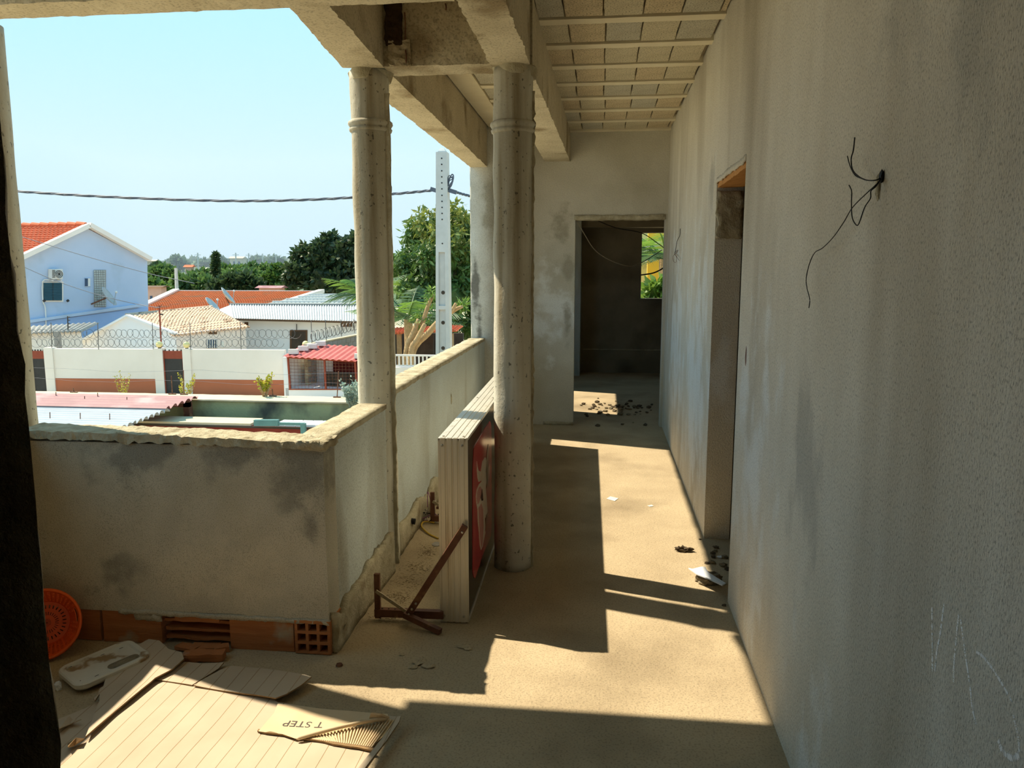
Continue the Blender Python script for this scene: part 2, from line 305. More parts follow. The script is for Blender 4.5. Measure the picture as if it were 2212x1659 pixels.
    def build(s, name, mat, parent=None, smooth=False, bevel=0, solid=0):
        off = ORG.get(parent.name, Vector((0, 0, 0))) if parent else Vector((0, 0, 0))
        me = bpy.data.meshes.new(name); me.from_pydata([tuple(v - off) for v in s.v], [], s.f); me.update()
        if len(s.f) < 30000:
            bm = bmesh.new(); bm.from_mesh(me); bmesh.ops.recalc_face_normals(bm, faces=bm.faces); bm.to_mesh(me); bm.free()
        if smooth: me.polygons.foreach_set('use_smooth', [True] * len(me.polygons))
        me.materials.append(MATS[mat]); o = bpy.data.objects.new(name, me); COL.objects.link(o)
        if parent: o.parent = parent; ORG[o.name] = off
        if solid: q = o.modifiers.new('solid', 'SOLIDIFY'); q.thickness = solid; q.offset = 0
        if bevel: q = o.modifiers.new('bevel', 'BEVEL'); q.width = bevel; q.segments = 2; q.limit_method = 'ANGLE'
        return o
def tag(o, label, cat, group=None):
    o['label'] = label; o['category'] = cat
    if group: o['group'] = group
    return o
def struct(o): o['kind'] = 'structure'; return o
def thing(name, label, cat, loc, group=None):
    o = bpy.data.objects.new(name, None); COL.objects.link(o); o.location = loc; o.empty_display_size = .1
    ORG[o.name] = Vector(loc); return tag(o, label, cat, group)
def recenter(o, loc):                              # move a top-level mesh's origin to its base
    loc = Vector(loc); o.data.transform(Matrix.Translation(-loc)); o.location = loc; return o
def smooth_path(pts, n=6):
    pts = [Vector(p) for p in pts]; out = []
    for i in range(len(pts) - 1):
        p0 = pts[max(i - 1, 0)]; p1 = pts[i]; p2 = pts[i + 1]; p3 = pts[min(i + 2, len(pts) - 1)]
        for k in range(n):
            t = k / n; out.append(.5 * ((2 * p1) + (p2 - p0) * t + (2 * p0 - 5 * p1 + 4 * p2 - p3) * t * t + (3 * p1 - p0 - 3 * p2 + p3) * t ** 3))
    return out + [pts[-1]]

# ================================================================== the building
floor = MB().box(-2.6, .63, -2, 3.1, -.2, 0).box(-1.3, .63, 3.1, 8.0, -.2, 0).box(-1.35, 3.2, 8.0, 12.45, -.2, 0).box(.63, 3.2, 2.4, 8.0, -.2, 0)
struct(floor.build('floor', 'floor'))
struct(MB().box(-2.55, 3.1, -1.9, 3.05, -3.2, -.2).box(-1.25, 3.1, 3.05, 12.4, -3.2, -.2).build('wall_lower_storey', 'parapet_plaster'))

wr = MB().box(.63, .78, -2, 3.70, 0, 2.99).box(.63, .78, 4.615, 8.0, 0, 2.99).box(.63, .78, 3.70, 4.615, 2.10, 2.99)
wall_right = struct(wr.build('wall_right', 'wall_plaster'))
MB().rbox(.637, .775, 3.70, 4.615, 2.062, 2.10, .03, .004, 3, 30).build('lintel', 'wood_orange', wall_right)['label'] = 'orange timber lintel over the dark doorway'
MB().rbox(.636, .772, 4.585, 4.617, 1.78, 2.04, .02, .014, 5, 22).build('broken_jamb', 'mortar', wall_right, smooth=True)['label'] = 'chipped mortar at the top of the door jamb'
# rough lip along the top of the doorway
MB().rbox(.627, .636, 3.70, 4.62, 2.085, 2.115, .025, .008, 15, 22).build('plaster_lip', 'wall_plaster', wall_right, smooth=True)

we = MB().box(-1.28, -.287, 8.0, 8.15, 0, 2.99).box(-.287, .63, 8.0, 8.15, 2.12, 2.99).box(.605, .63, 8.0, 8.15, 0, 2.12).box(.63, 3.2, 8.0, 8.15, 0, 2.99)
wall_end = struct(we.build('wall_end', 'end_plaster'))
MB().rbox(-.30, .61, 7.992, 8.12, 2.10, 2.15, .03, .008, 2, 18).build('broken_lintel_edge', 'mortar', wall_end, smooth=True)
MB().rbox(-1.285, -1.02, 7.56, 8.0, 0, 2.99, .12, .004, 4, 5).build('pier', 'pier_plaster', wall_end, smooth=True)['label'] = 'stained grey concrete pier at the balustrade end'
MB().rbox(-.60, -.287, 7.988, 8.0, 0, .035, .03, .004, 4, 20).build('floor_skirt', 'mortar', wall_end, smooth=True)

wb = MB().box(-1.35, .585, 12.3, 12.45, 0, 2.99).box(1.55, 3.2, 12.3, 12.45, 0, 2.99).box(.585, 1.55, 12.3, 12.45, 0, 1.165).box(.585, 1.55, 12.3, 12.45, 2.17, 2.99)
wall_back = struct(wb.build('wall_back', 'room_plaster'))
MB().box(.57, 1.56, 12.27, 12.46, 1.145, 1.167).build('window_sill', 'room_plaster', wall_back)
MB().box(-.46, -.335, 11.85, 12.3, 0, 2.99).build('pier', 'wall_plaster_pale', wall_back)
MB().box(-1.2, 3.0, 12.0, 12.3, 2.24, 2.99).build('ring_beam', 'room_plaster', wall_back)
MB().rbox(-.33, 1.6, 12.285, 12.3, .36, .375, .08, .004, 3).build('plaster_joint', 'mortar', wall_back)
wl = MB().box(-1.35, -1.2, 8.15, 9.1, 0, 2.99).box(-1.35, -1.2, 10.65, 12.3, 0, 2.99).box(-1.35, -1.2, 9.1, 10.65, 0, .9).box(-1.35, -1.2, 9.1, 10.65, 2.1, 2.99)
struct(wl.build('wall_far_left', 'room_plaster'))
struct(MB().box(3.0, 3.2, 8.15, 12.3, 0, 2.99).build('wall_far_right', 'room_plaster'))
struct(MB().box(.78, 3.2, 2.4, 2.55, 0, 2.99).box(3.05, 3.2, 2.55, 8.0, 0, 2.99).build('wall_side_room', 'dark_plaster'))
# the dark room the camera stands in, and its rough jamb on the left
jm = MB().rbox(-2.6, -.972, 1.2, 1.3, 0, 2.99, .05, .012, 3, 9)
for v in jm.v:
    v.x -= (v.y - 1.2) * .84
    v.x += .030 * max(0, noise.noise(Vector((v.z * 14, 3, 1)))) * (1 if v.z < .42 else .25) * (1 if v.x > -1.2 else 0)
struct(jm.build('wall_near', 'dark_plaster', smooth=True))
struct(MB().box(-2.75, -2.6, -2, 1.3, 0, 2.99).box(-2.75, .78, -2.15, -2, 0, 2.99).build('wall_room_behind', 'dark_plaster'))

# ceiling slab with precast ribs and hollow infill blocks
ceil = MB().box(-2.9, 3.3, -2.3, 3.365, 3.0, 3.14).box(-1.58, 3.3, 3.365, 12.8, 3.0, 3.14)
ceiling = struct(ceil.build('ceiling', 'beam_concrete'))
rnd = random.Random(4)
blk = {}
def block(x0, x1, y0, y1):
    w = round(x1 - x0, 3); key = (w, round(y1 - y0, 2), rnd.randrange(3))
    if key not in blk:
        b = MB().rbox(-w / 2, w / 2, -(y1 - y0) / 2, (y1 - y0) / 2, 0, .045, .07, .0035, key[2] * 7.3, 16, keep=(2,))
        blk[key] = b.build('block', ['ceiling_block', 'ceiling_block_grey', 'ceiling_block_tan'][key[2]], ceiling); o = blk[key]
    else:
        o = blk[key].copy(); COL.objects.link(o)
    o.location = ((x0 + x1) / 2, (y0 + y1) / 2, 2.962 + rnd.uniform(-.003, .003))
ribs = [4.53 + .49 * k for k in range(-4, 8)]
for k, y in enumerate(ribs):
    MB().rbox(-.375, .63, y - .045, y + .045, 2.952, 3.0, .1, .0025, k, 8).build('rib', 'ceiling_rib', ceiling)
    if y > 4.2 and y < 7.6: MB().rbox(-.93, -.565, y - .045, y + .045, 2.952, 3.0, .1, .0025, k, 8).build('rib', 'ceiling_rib', ceiling)
    if k < len(ribs) - 1:
        y0, y1 = y + .054, ribs[k + 1] - .062; j = -.375; off = rnd.uniform(-.008, .012)
        for q in range(6):
            e = min(-.222 + off + .206 * q + rnd.uniform(-.006, .006), .628)
            if e - j > .03: block(j + .005, e - .005, y0, y1)
            j = e
        if y > 4.2 and y1 < 7.6:
            block(-.925, -.755, y0, y1); block(-.747, -.57, y0, y1)
MB().rbox(-1.10, -.93, 4.15, 7.56, 2.945, 3.0, .12, .003, 8).build('edge_strip', 'ceiling_rib', ceiling)

# beams
def beam(pts_bottom0, pts_bottom1, top, label, step=.028, amp=.006, seed=1):
    # pts: (xL,xR,y,z) at both ends along y
    (a0, a1, ya, za), (b0, b1, yb, zb) = pts_bottom0, pts_bottom1
    m = MB().rbox(0, 1, 0, 1, 0, 1, 10, 0)
    m = MB(); nl = max(2, int(abs(yb - ya) / step)); nw, nh = 4, 5
    def P(u, v, w):
        xl = a0 + (b0 - a0) * v; xr = a1 + (b1 - a1) * v; z = za + (zb - za) * v
        p = Vector((xl + (xr - xl) * u, ya + (yb - ya) * v, z + (top - z) * w)); return p
    idx = {}
    def vid(i, j, k):
        if (i, j, k) not in idx:
            p = P(i / nw, j / nl, k / nh); nv = noise.noise_vector(p * 5 + Vector((seed, 0, 0))) * amp * .4 + noise.noise_vector(p * 43 + Vector((seed, 5, 0))) * amp * .5
            edge = (i in (0, nw)) and k == 0
            idx[(i, j, k)] = len(m.v); m.v.append(p + nv * (2.2 if edge and noise.noise(p * 7) > -.1 else .5))
        return idx[(i, j, k)]
    for j in range(nl):
        for i in range(nw):
            for k in (0, nh): m.f.append((vid(i, j, k), vid(i + 1, j, k), vid(i + 1, j + 1, k), vid(i, j + 1, k)))
        for k in range(nh):
            for i in (0, nw): m.f.append((vid(i, j, k), vid(i, j + 1, k), vid(i, j + 1, k + 1), vid(i, j, k + 1)))
    for j in (0, nl):
        for i in range(nw):
            for k in range(nh): m.f.append((vid(i, j, k), vid(i + 1, j, k), vid(i + 1, j, k + 1), vid(i, j, k + 1)))
    o = m.build('concrete_beam', 'beam_concrete'); tag(o, label, 'beam', 'rough concrete beams under the roof'); return o
beam((-1.205, -1.05, 3.02, 2.595), (-1.31, -1.10, 3.96, 2.60), 3.0, 'short rough concrete beam running from the left column towards the camera', seed=2)
beam((-1.305, -1.105, 4.14, 2.60), (-1.275, -1.115, 7.56, 2.575), 3.0, 'long concrete beam from the left column to the grey pier above the balustrade', seed=3)
beam((-.565, -.385, 2.86, 2.60), (-.565, -.375, 3.98, 2.60), 3.0, 'jagged edged concrete beam above the right column nearest the camera', amp=.011, seed=4)
beam((-.565, -.375, 4.12, 2.60), (-.60, -.345, 8.0, 2.675), 3.0, 'concrete beam from the right column to the end wall of the corridor', seed=5)
m = MB().rbox(-1.10, -.565, 3.95, 4.14, 2.60, 3.0, .03, .004, 6, 24)
tag(m.build('concrete_beam', 'beam_concrete'), 'short crosswise concrete beam joining the two round columns', 'beam', 'rough concrete beams under the roof')
m = MB().rbox(-2.62, -.565, 2.86, 3.02, 2.59, 3.0, .03, .004, 7, 24)
tag(m.build('concrete_beam', 'beam_concrete'), 'concrete beam across the top left edge above the cracked front parapet', 'beam', 'rough concrete beams under the roof')
# rusty rebar ends left in the cross beam
for i, (x, ya, yb) in enumerate([(874, 27, 88), (876, 108, 137), (962, 8, 22)]):
    a, b = at(x, ya, 3.94), at(x + 1, yb, 3.94)
    o = MB().tube(smooth_path([a, (a + b) / 2 + Vector((.004, -.006, 0)), b], 3), .0035, 6).build('rebar_stub', 'rust_steel')
    tag(recenter(o, b), ['long rusty rebar stub on the cross beam beside the left column', 'short rusty rebar stub at the lower edge of the cross beam', 'tiny rusty rebar end at the top of the cross beam'][i], 'rebar', 'rebar ends in the cross beam')

# columns
def column(x, y, z1, label, seed, collar=2.335, r=.1, fin=None, fw=.008):
    t = thing('concrete_column', label, 'column', (x, y, 0), 'round concrete columns of the veranda')
    prof = []; z = 0
    while z < z1 - .001:
        rr = r * (1 + .03 * max(0, 1 - z / .25))
        prof.append((rr, z)); z += .04
    prof.append((r, z1))
    MB().lathe(prof, (x, y, 0), 40, .006, seed).build('shaft', 'column_concrete', t, smooth=True)
    if collar:
        pc = [(r - .002, collar - .035), (r + .006, collar - .03), (r + .010, collar - .018), (r + .004, collar - .012), (r + .006, collar - .006), (r + .014, collar + .006), (r + .012, collar + .018), (r + .002, collar + .026), (r - .004, collar + .03)]
        MB().lathe(pc, (x, y, 0), 40, .004, seed + 3).build('collar', 'column_concrete', t, smooth=True)
    if collar: MB().lathe([(r - .01, z1 - .05), (r + .002, z1 - .045), (r + .007, z1 - .02), (r + .012, z1 + .0), (r + .004, z1 + .01)], (x, y, 0), 64, .03, seed * 3).build('capital_mortar', 'mortar', t)
    if fin:
        a = math.radians(fin); d = Vector((math.cos(a), math.sin(a), 0)); n = Vector((-d.y, d.x, 0)); m = MB(); c = Vector((x, y, 0)); zz = 0; vs = []
        k = 0
        while zz < z1 - .1:
            w = fw + .016 * abs(noise.noise(Vector((zz * 17, seed, 0)))) + .006 * noise.noise(Vector((zz * 60, seed, 4)))
            vs += [c + d * (r - .012) - n * .007 + Vector((0, 0, zz)), c + d * (r + w) - n * .003 + Vector((0, 0, zz)), c + d * (r + w) + n * .004 + Vector((0, 0, zz)), c + d * (r - .012) + n * .009 + Vector((0, 0, zz))]
            zz += .022; k += 1
        fs = []
        for i in range(k - 1):
            for q in range(4): fs.append((i * 4 + q, i * 4 + (q + 1) % 4, (i + 1) * 4 + (q + 1) % 4, (i + 1) * 4 + q))
        m.add(vs, fs).build('mortar_seam', 'mortar', t)
    return t
column(-1.205, 4.05, 2.60, 'left round concrete column with a ridged collar, rising from the parapet', 1.3, 2.335, .1, -22, .016)
column(-.465, 4.05, 2.60, 'right round concrete column behind the lying light box sign', 5.1, 2.315, .1, -5)
column(-2.585, 3.1, 2.60, 'pitted round concrete column at the far left edge', 8.7, None, .1)

# parapets
fp = MB().rbox(-2.43, -1.112, 2.962, 3.095, .145, .888, .09, .003, 2, 4)
wall_front = struct(fp.build('wall_front', 'parapet_plaster', smooth=False))
cp = MB().rbox(-2.45, -1.10, 2.950, 3.11, .890, .920, .016, .006, 12, 22)
for v in cp.v:
    t_ = (v.x + 2.45) / 1.35
    v.z += .012 * (1 - t_) + (.002 if t_ < .6 else -.010 * (t_ - .6) / .4)
    if v.z < .91 and v.y < 2.99: v.z -= .022 * abs(noise.noise(Vector((v.x * 13, 2, 5)))) + .008 * noise.noise(Vector((v.x * 45, 2, 5)))
for v in cp.v: v += noise.noise_vector(v * 60) * .004 * (1 if v.y < 2.99 else .4)
cp.build('coping', 'mortar', wall_front)['label'] = 'crumbling mortar coping on the front parapet'
MB().rbox(-1.22, -1.095, 2.945, 3.03, .888, .920, .014, .010, 31, 26).build('coping_lump', 'mortar', wall_front, smooth=True)
# bottom course of hollow clay bricks
def solid_brick(x0, x1, y0=2.967):
    return MB().rbox(x0 + .003, x1 - .003, y0, y0 + .12, .002, .143, .05, .003, x0 * 3, 14).build('brick', 'clay_brick', wall_front)
solid_brick(-2.43, -2.143); solid_brick(-2.137, -1.862); solid_brick(-1.556, -1.268)
hb = MB(); bx0, bx1, bz0, bz1, by = -1.262, -1.108, .004, .15, 2.955
gx = [bx0, bx0 + .012, bx0 + .048, bx0 + .060, bx0 + .096, bx0 + .108, bx1 - .012, bx1]; gz = [bz0, bz0 + .01, bz0 + .042, bz0 + .055, bz0 + .088, bz0 + .101, bz1 - .012, bz1]
for i in range(7):
    for k in range(7):
        if i % 2 == 1 and k % 2 == 1:                # hole: four inner walls and a back
            a, b, c, d = gx[i], gx[i + 1], gz[k], gz[k + 1]
            hb.add([(a, by, c), (b, by, c), (b, by, d), (a, by, d), (a, by + .11, c), (b, by + .11, c), (b, by + .11, d), (a, by + .11, d)], [(0, 1, 5, 4), (1, 2, 6, 5), (2, 3, 7, 6), (3, 0, 4, 7), (4, 5, 6, 7)])
        else:
            hb.add([(gx[i], by, gz[k]), (gx[i + 1], by, gz[k]), (gx[i + 1], by, gz[k + 1]), (gx[i], by, gz[k + 1])], [(0, 1, 2, 3)])
hb.add([(bx0, by, bz0), (bx1, by, bz0), (bx1, by, bz1), (bx0, by, bz1), (bx0, by + .14, bz0), (bx1, by + .14, bz0), (bx1, by + .14, bz1), (bx0, by + .14, bz1)], [(0, 1, 5, 4), (1, 2, 6, 5), (2, 3, 7, 6), (3, 0, 4, 7), (4, 5, 6, 7)])
hb.build('brick', 'clay_brick', wall_front)['label'] = 'hollow clay brick end with nine square holes'
bb = MB().rbox(-1.856, -1.562, 3.045, 3.09, .002, .143, .04, .003, 3, 12)
for z in (.022, .062, .102): bb.rbox(-1.856, -1.562, 2.985, 3.05, z, z + .012, .02, .005, z * 50, 20)
bb.rbox(-1.80, -1.60, 2.968, 2.985, .112, .14, .02, .006, 3, 25)
bb.build('brick', 'clay_brick', wall_front)['label'] = 'broken hollow brick with its inner webs exposed'
MB().rbox(-2.05, -1.108, 2.956, 2.966, .136, .156, .015, .006, 8, 30).build('plaster_edge', 'parapet_plaster', wall_front, smooth=True)
MB().rbox(-1.98, -1.86, 2.959, 2.968, .108, .140, .015, .006, 18, 30).build('plaster_edge', 'parapet_plaster', wall_front, smooth=True)

sp_ = MB().rbox(-1.25, -1.117, 3.095, 3.89, 0, .893, .09, .003, 6, 4).rbox(-1.25, -1.1165, 2.966, 3.095, .15, .893, .07, .002, 6, 4)
sp_.box(-1.25, -1.165, 3.885, 4.13, 0, .888)  # recessed filler added to stop sun leaking between parapet and column
wall_side = struct(sp_.build('wall_side', 'wall_plaster_pale'))
MB().rbox(-1.258, -1.112, 2.99, 3.90, .885, .912, .03, .004, 16, 15).build('coping', 'mortar', wall_side, smooth=True)
sk = MB().rbox(-1.118, -1.085, 2.975, 3.88, 0, .17, .03, .010, 26, 12)
for v in sk.v: v.z += (.10 * max(0, (v.y - 3.3)) + .05 * noise.noise(Vector((v.y * 7, 1, 2))) + .02 * noise.noise(Vector((v.y * 31, 1, 2)))) if v.z > .1 else 0
sk.build('base_mortar', 'mortar', wall_side, smooth=True)['label'] = 'rough tan mortar along the wall foot'
lp = MB().rbox(-1.29, -1.15, 4.12, 7.56, 0, .92, .14, .003, 3, 3)
wall_balustrade = struct(lp.build('wall_left', 'wall_plaster_pale'))
MB().rbox(-1.298, -1.146, 4.12, 7.57, .912, .94, .035, .006, 36, 13).build('coping', 'mortar', wall_balustrade, smooth=True)
sk = MB().rbox(-1.152, -1.118, 4.12, 7.56, 0, .15, .045, .010, 46, 8)
for v in sk.v: v.z += (.06 * noise.noise(Vector((v.y * 4, 5, 2))) + .025 * noise.noise(Vector((v.y * 23, 1, 2)))) if v.z > .1 else 0
sk.build('base_mortar', 'mortar', wall_balustrade, smooth=True)['label'] = 'rough tan mortar along the wall foot'
MB().tube([(-1.13, 4.42, .105), (-1.10, 4.42, .102)], .018, 12).build('drain_pipe', 'wire_black', wall_balustrade)
MB().blob(hit(975, 862, 0, -1.149), (.006, .012, .045), .4, 3).build('plaster_scar', 'mortar', wall_balustrade)
wl2 = MB().rbox(-2.55, -2.40, 1.3, 3.02, 0, .935, .12, .004, 9, 4)
struct(wl2.build('wall_terrace_left', 'parapet_plaster'))

# the dark honeycombed patch on the cross beam
hp = MB().rbox(-1.085, -1.0, 3.935, 3.952, 2.70, 2.96, .014, .009, 4, 30); hp.build('honeycombed_patch', 'rust_black', bpy.data.objects['concrete_beam.004'])
MB().rbox(-1.07, -.96, 3.938, 3.952, 2.60, 2.72, .012, .009, 14, 34).build('honeycombed_patch', 'beam_concrete', bpy.data.objects['concrete_beam.004'])
rc = random.Random(6)
for st_ in ([(60, 40), (62, 350), (64, 700)], [(180, 20), (140, 330), (110, 480), (90, 690)], [(325, 130), (300, 380), (280, 620), (275, 800)], [(345, 170), (385, 470), (440, 850), (460, 1050), (500, 1220)], [(500, 500), (560, 540), (650, 650), (760, 820), (860, 1000)], [(720, 1380), (770, 1500), (860, 1560), (930, 1530)], [(870, 1130), (920, 1350), (930, 1500)]):
    pts = smooth_path([hit(2000 + x / 4.62, 1300 + y / 4.62, 0, .6295) for x, y in st_], 26); m = MB(); wk = .006 if st_[0][0] == 720 else .0032
    for a, b in zip(pts[:-1], pts[1:]):
        if rc.random() < .7:
            d = (b - a).normalized(); s_ = Vector((0, -d.z, d.y)) * wk * rc.uniform(.4, 1); m.add([a + s_, b + s_, b - s_, a - s_, a + s_ + Vector((.0006, 0, 0)), b + s_ + Vector((.0006, 0, 0)), b - s_ + Vector((.0006, 0, 0)), a - s_ + Vector((.0006, 0, 0))], [(0, 1, 2, 3), (7, 6, 5, 4), (0, 4, 5, 1), (1, 5, 6, 2), (2, 6, 7, 3), (3, 7, 4, 0)])
    m.build('chalk_mark', 'chalk', wall_right)['kind'] = 'stuff'

# ================================================================== things on the veranda
# --- light box sign lying on its long side
SA = Vector((-.588, 3.318, 0)); SB = Vector((-.655, 7.12, 0)); SU = (SB - SA).normalized(); SL = (SB - SA).length
SN = Vector((SU.y, -SU.x, 0))                       # towards the corridor
ST, SH, S0 = .128, .858, .006
def sg(u, n, z): return SA + SU * u + SN * n + Vector((0, 0, z))
def sface(x, y):                                    # photo pixel -> (u, z) on the printed face
    p = vp(x, y, SA, SB); return (p - SA).dot(SU), p.z
sign = thing('light_box_sign', 'long aluminium light box sign lying on its side against the right column', 'sign', tuple(SA))
MB().ext([sg(.012, -.004, S0 + .02), sg(SL - .01, -.004, S0 + .02), sg(SL - .01, -ST + .006, S0 + .02), sg(.012, -ST + .006, S0 + .02)], (0, 0, SH - .03)).build('housing', 'aluminium', sign)
def ribbed(nr, du, along, name):                    # grooved aluminium extrusion
    prof = []; n = 0.0
    steps = [(.0, 0), (.010, 0), (.012, 1), (.030, 1), (.032, 0), (.040, 0), (.042, 1), (.058, 1), (.060, 0), (.066, 0), (.068, 1), (.086, 1), (.088, 0), (.096, 0), (.098, 1), (.116, 1), (.118, 0), (ST, 0)]
    m = MB()
    if along == 'end':
        pts = [sg(-.0035 * k, -q, S0) for q, k in steps] + [sg(.012, -ST, S0), sg(.012, 0, S0)]
        m.ext(pts, (0, 0, SH))
    else:
        pts = [sg(0, -q, S0 + SH + .0025 * k) for q, k in steps] + [sg(0, -ST, S0 + SH - .012), sg(0, 0, S0 + SH - .012)]
        m.ext(pts, SU * SL)
    return m.build(name, 'aluminium', sign)
ribbed(5, 0, 'end', 'end_profile'); ribbed(5, 0, 'top', 'top_profile')
MB().ext([sg(.004, .001, S0 + .004), sg(SL, .001, S0 + .004), sg(SL, -.006, S0 + .004), sg(.004, -.006, S0 + .004)], (0, 0, SH - .004)).build('face_panel', 'black_acrylic', sign)['label'] = 'glossy black face panel'
for z0, z1 in ((S0, S0 + .012), (S0 + SH - .010, S0 + SH + .003)):
    MB().ext([sg(0, .005, z0), sg(SL, .005, z0), sg(SL, -.003, z0), sg(0, -.003, z0)], (0, 0, z1 - z0)).build('trim_strip', 'aluminium', sign)
MB().ext([sg(-.001, .005, S0), sg(.007, .005, S0), sg(.007, -.003, S0), sg(-.001, -.003, S0)], (0, 0, SH)).build('trim_strip', 'aluminium', sign)
def printed(pts, n, mat, name, label=None, zoom=True):
    q = []
    for x, y in pts:
        if zoom: x, y = 940 + x / 4.367, 880 + y / 4.367
        u, z = sface(x, y); q.append(sg(u, n, z))
    o = MB().ext(q, SN * -.0015).build(name, mat, sign)
    if label: o['label'] = label
    return o
red = [(515, 130), (470, 190), (430, 260), (400, 310), (372, 355), (360, 385), (350, 600), (350, 900), (350, 1300), (352, 1560), (360, 1600), (372, 1612), (395, 1545), (440, 1400), (490, 1290), (520, 1215), (527, 1150), (527, 700), (527, 300), (524, 170)]
printed(red, .003, 'red_print', 'red_field', 'red field of the printed emblem')
printed([(462, 472), (440, 505), (425, 590), (430, 700), (405, 725), (384, 775), (375, 840), (384, 925), (392, 965), (396, 1080), (408, 1200), (414, 1300), (424, 1346), (440, 1310), (466, 1180), (462, 1050), (486, 985), (480, 880), (470, 770), (476, 690), (470, 600), (476, 510), (470, 476)], .005, 'cream_print', 'emblem_head', 'cream animal head with long muzzle')
printed([(385, 505), (391, 555), (402, 598), (424, 606), (424, 690), (402, 704), (392, 665), (386, 600)], .005, 'cream_print', 'emblem_horn')
printed([(494, 345), (482, 420), (474, 520), (472, 640), (478, 765), (488, 720), (492, 600), (488, 480), (490, 410)], .0052, 'brown_print', 'emblem_horn')
printed([(500, 525), (508, 545), (508, 620), (497, 690), (484, 745), (488, 680), (494, 600), (496, 550)], .005, 'pink_print', 'emblem_ear')
printed([(402, 755), (384, 800), (380, 860), (390, 915), (402, 900), (420, 840), (428, 770), (415, 745)], .0065, 'pink_print', 'emblem_ear')
printed([(430, 770), (418, 850), (428, 880), (440, 875), (438, 820)], .0075, 'black_acrylic', 'emblem_eye')
printed([(398, 950), (404, 1080), (412, 1220), (424, 1330), (436, 1290), (446, 1120), (440, 960), (425, 905)], .0065, 'pink_print', 'emblem_muzzle')
printed([(470, 1015), (485, 1000), (478, 1100), (462, 1170), (466, 1080)], .006, 'brown_print', 'emblem_beard')
def screw(p, d, r=.006):
    d = Vector(d).normalized(); MB().tube([Vector(p) - d * .002, Vector(p) + d * .003, Vector(p) + d * .004], [r, r, r * .6], 10).build('screw', 'screw', sign)
for n, z in ((-.018, .832), (-.108, .832), (-.018, .035), (-.108, .035)): screw(sg(-.0035, n, z), -SU)
for u, n in ((.03, -.018), (.03, -.108), (1.1, -.018), (1.1, -.108)): screw(sg(u, n, S0 + SH + .002), (0, 0, 1))
# steel bracket folded at the near end of the sign
def steel(pts, w, h, name, mat='rust_steel'):
    m = MB()
    for a, b in zip(pts[:-1], pts[1:]): m.bar(a, b, w, h)
    return m.build(name, mat, sign, bevel=.001)
b1 = steel([(-1.006, 3.305, .012), (-1.006, 3.305, .226)], .026, .018, 'bracket_upright')
b2 = steel([(-1.02, 3.305, .040), (-.70, 3.315, .040)], .03, .036, 'bracket_foot')
b3 = steel([(-1.008, 3.286, .150), (-.850, 3.282, .048)], .005, .016, 'bracket_brace', 'zinc_steel')
b4 = steel([(-.592, 3.288, .475), (-.862, 3.272, .040)], .022, .030, 'support_arm')
b5 = steel([(-.872, 3.268, .052), (-.690, 3.196, .014)], .024, .026, 'support_arm')
for p in ((-.603, 3.276, .448), (-.815, 3.257, .112), (-.833, 3.255, .085), (-.848, 3.254, .060)): screw(p, (0, -1, 0), .0055)
for t_ in (.2, .45, .7, .9): MB().tube([Vector((-1.008, 3.284, .150)).lerp(Vector((-.850, 3.279, .048)), t_) + Vector((0, -.001 * k, 0)) for k in (0, 1, 2, 3)], .0028, 8).build('screw', 'screw', sign)
for x in (-.985, -.955, -.925): MB().tube([(x, 3.305, .056), (x, 3.305, .0595)], .004, 8).build('bolt_hole', 'wire_black', sign)
# second bracket further along, with its wiring
b6 = steel([(-1.055, 4.70, .012), (-1.055, 4.70, .205)], .026, .02, 'bracket_upright')
b7 = steel([(-1.06, 4.70, .035), (-.74, 4.70, .035)], .03, .036, 'bracket_foot')
b8 = steel([(-1.05, 4.685, .15), (-.90, 4.68, .06)], .005, .018, 'bracket_brace', 'zinc_steel')
b9 = steel([(-1.03, 4.70, .105), (-.74, 4.70, .105)], .016, .016, 'bracket_crossbar')
o = MB().tube(smooth_path([fl(946, 1163, .006), fl(940, 1160, .006), fl(925, 1152, .008), fl(911, 1138, .012), fl(914, 1128, .02), fl(926, 1127, .012), fl(938, 1129, .01)], 6), .0055, 7).build('electric_cable', 'wire_yellow', smooth=True)
tag(recenter(o, fl(925, 1150, 0)), 'yellow electric cable curling on the floor behind the light box sign', 'cable')
cz = thing('wire_bundle', 'tangled purple and black wires beside the upright of the far sign bracket', 'wire', tuple(fl(925, 1128)))
rr = random.Random(3)
for i in range(9):
    c = fl(925 + rr.uniform(-6, 14), 1126, 0); p = [c + Vector((rr.uniform(-.05, .05), rr.uniform(-.05, .05), abs(rr.gauss(.05, .04)) + .005)) for k in range(5)]
    MB().tube(smooth_path(p, 5), .003, 5).build('wire_strand', ['wire_purple', 'wire_black', 'wire_white'][i % 3], cz)

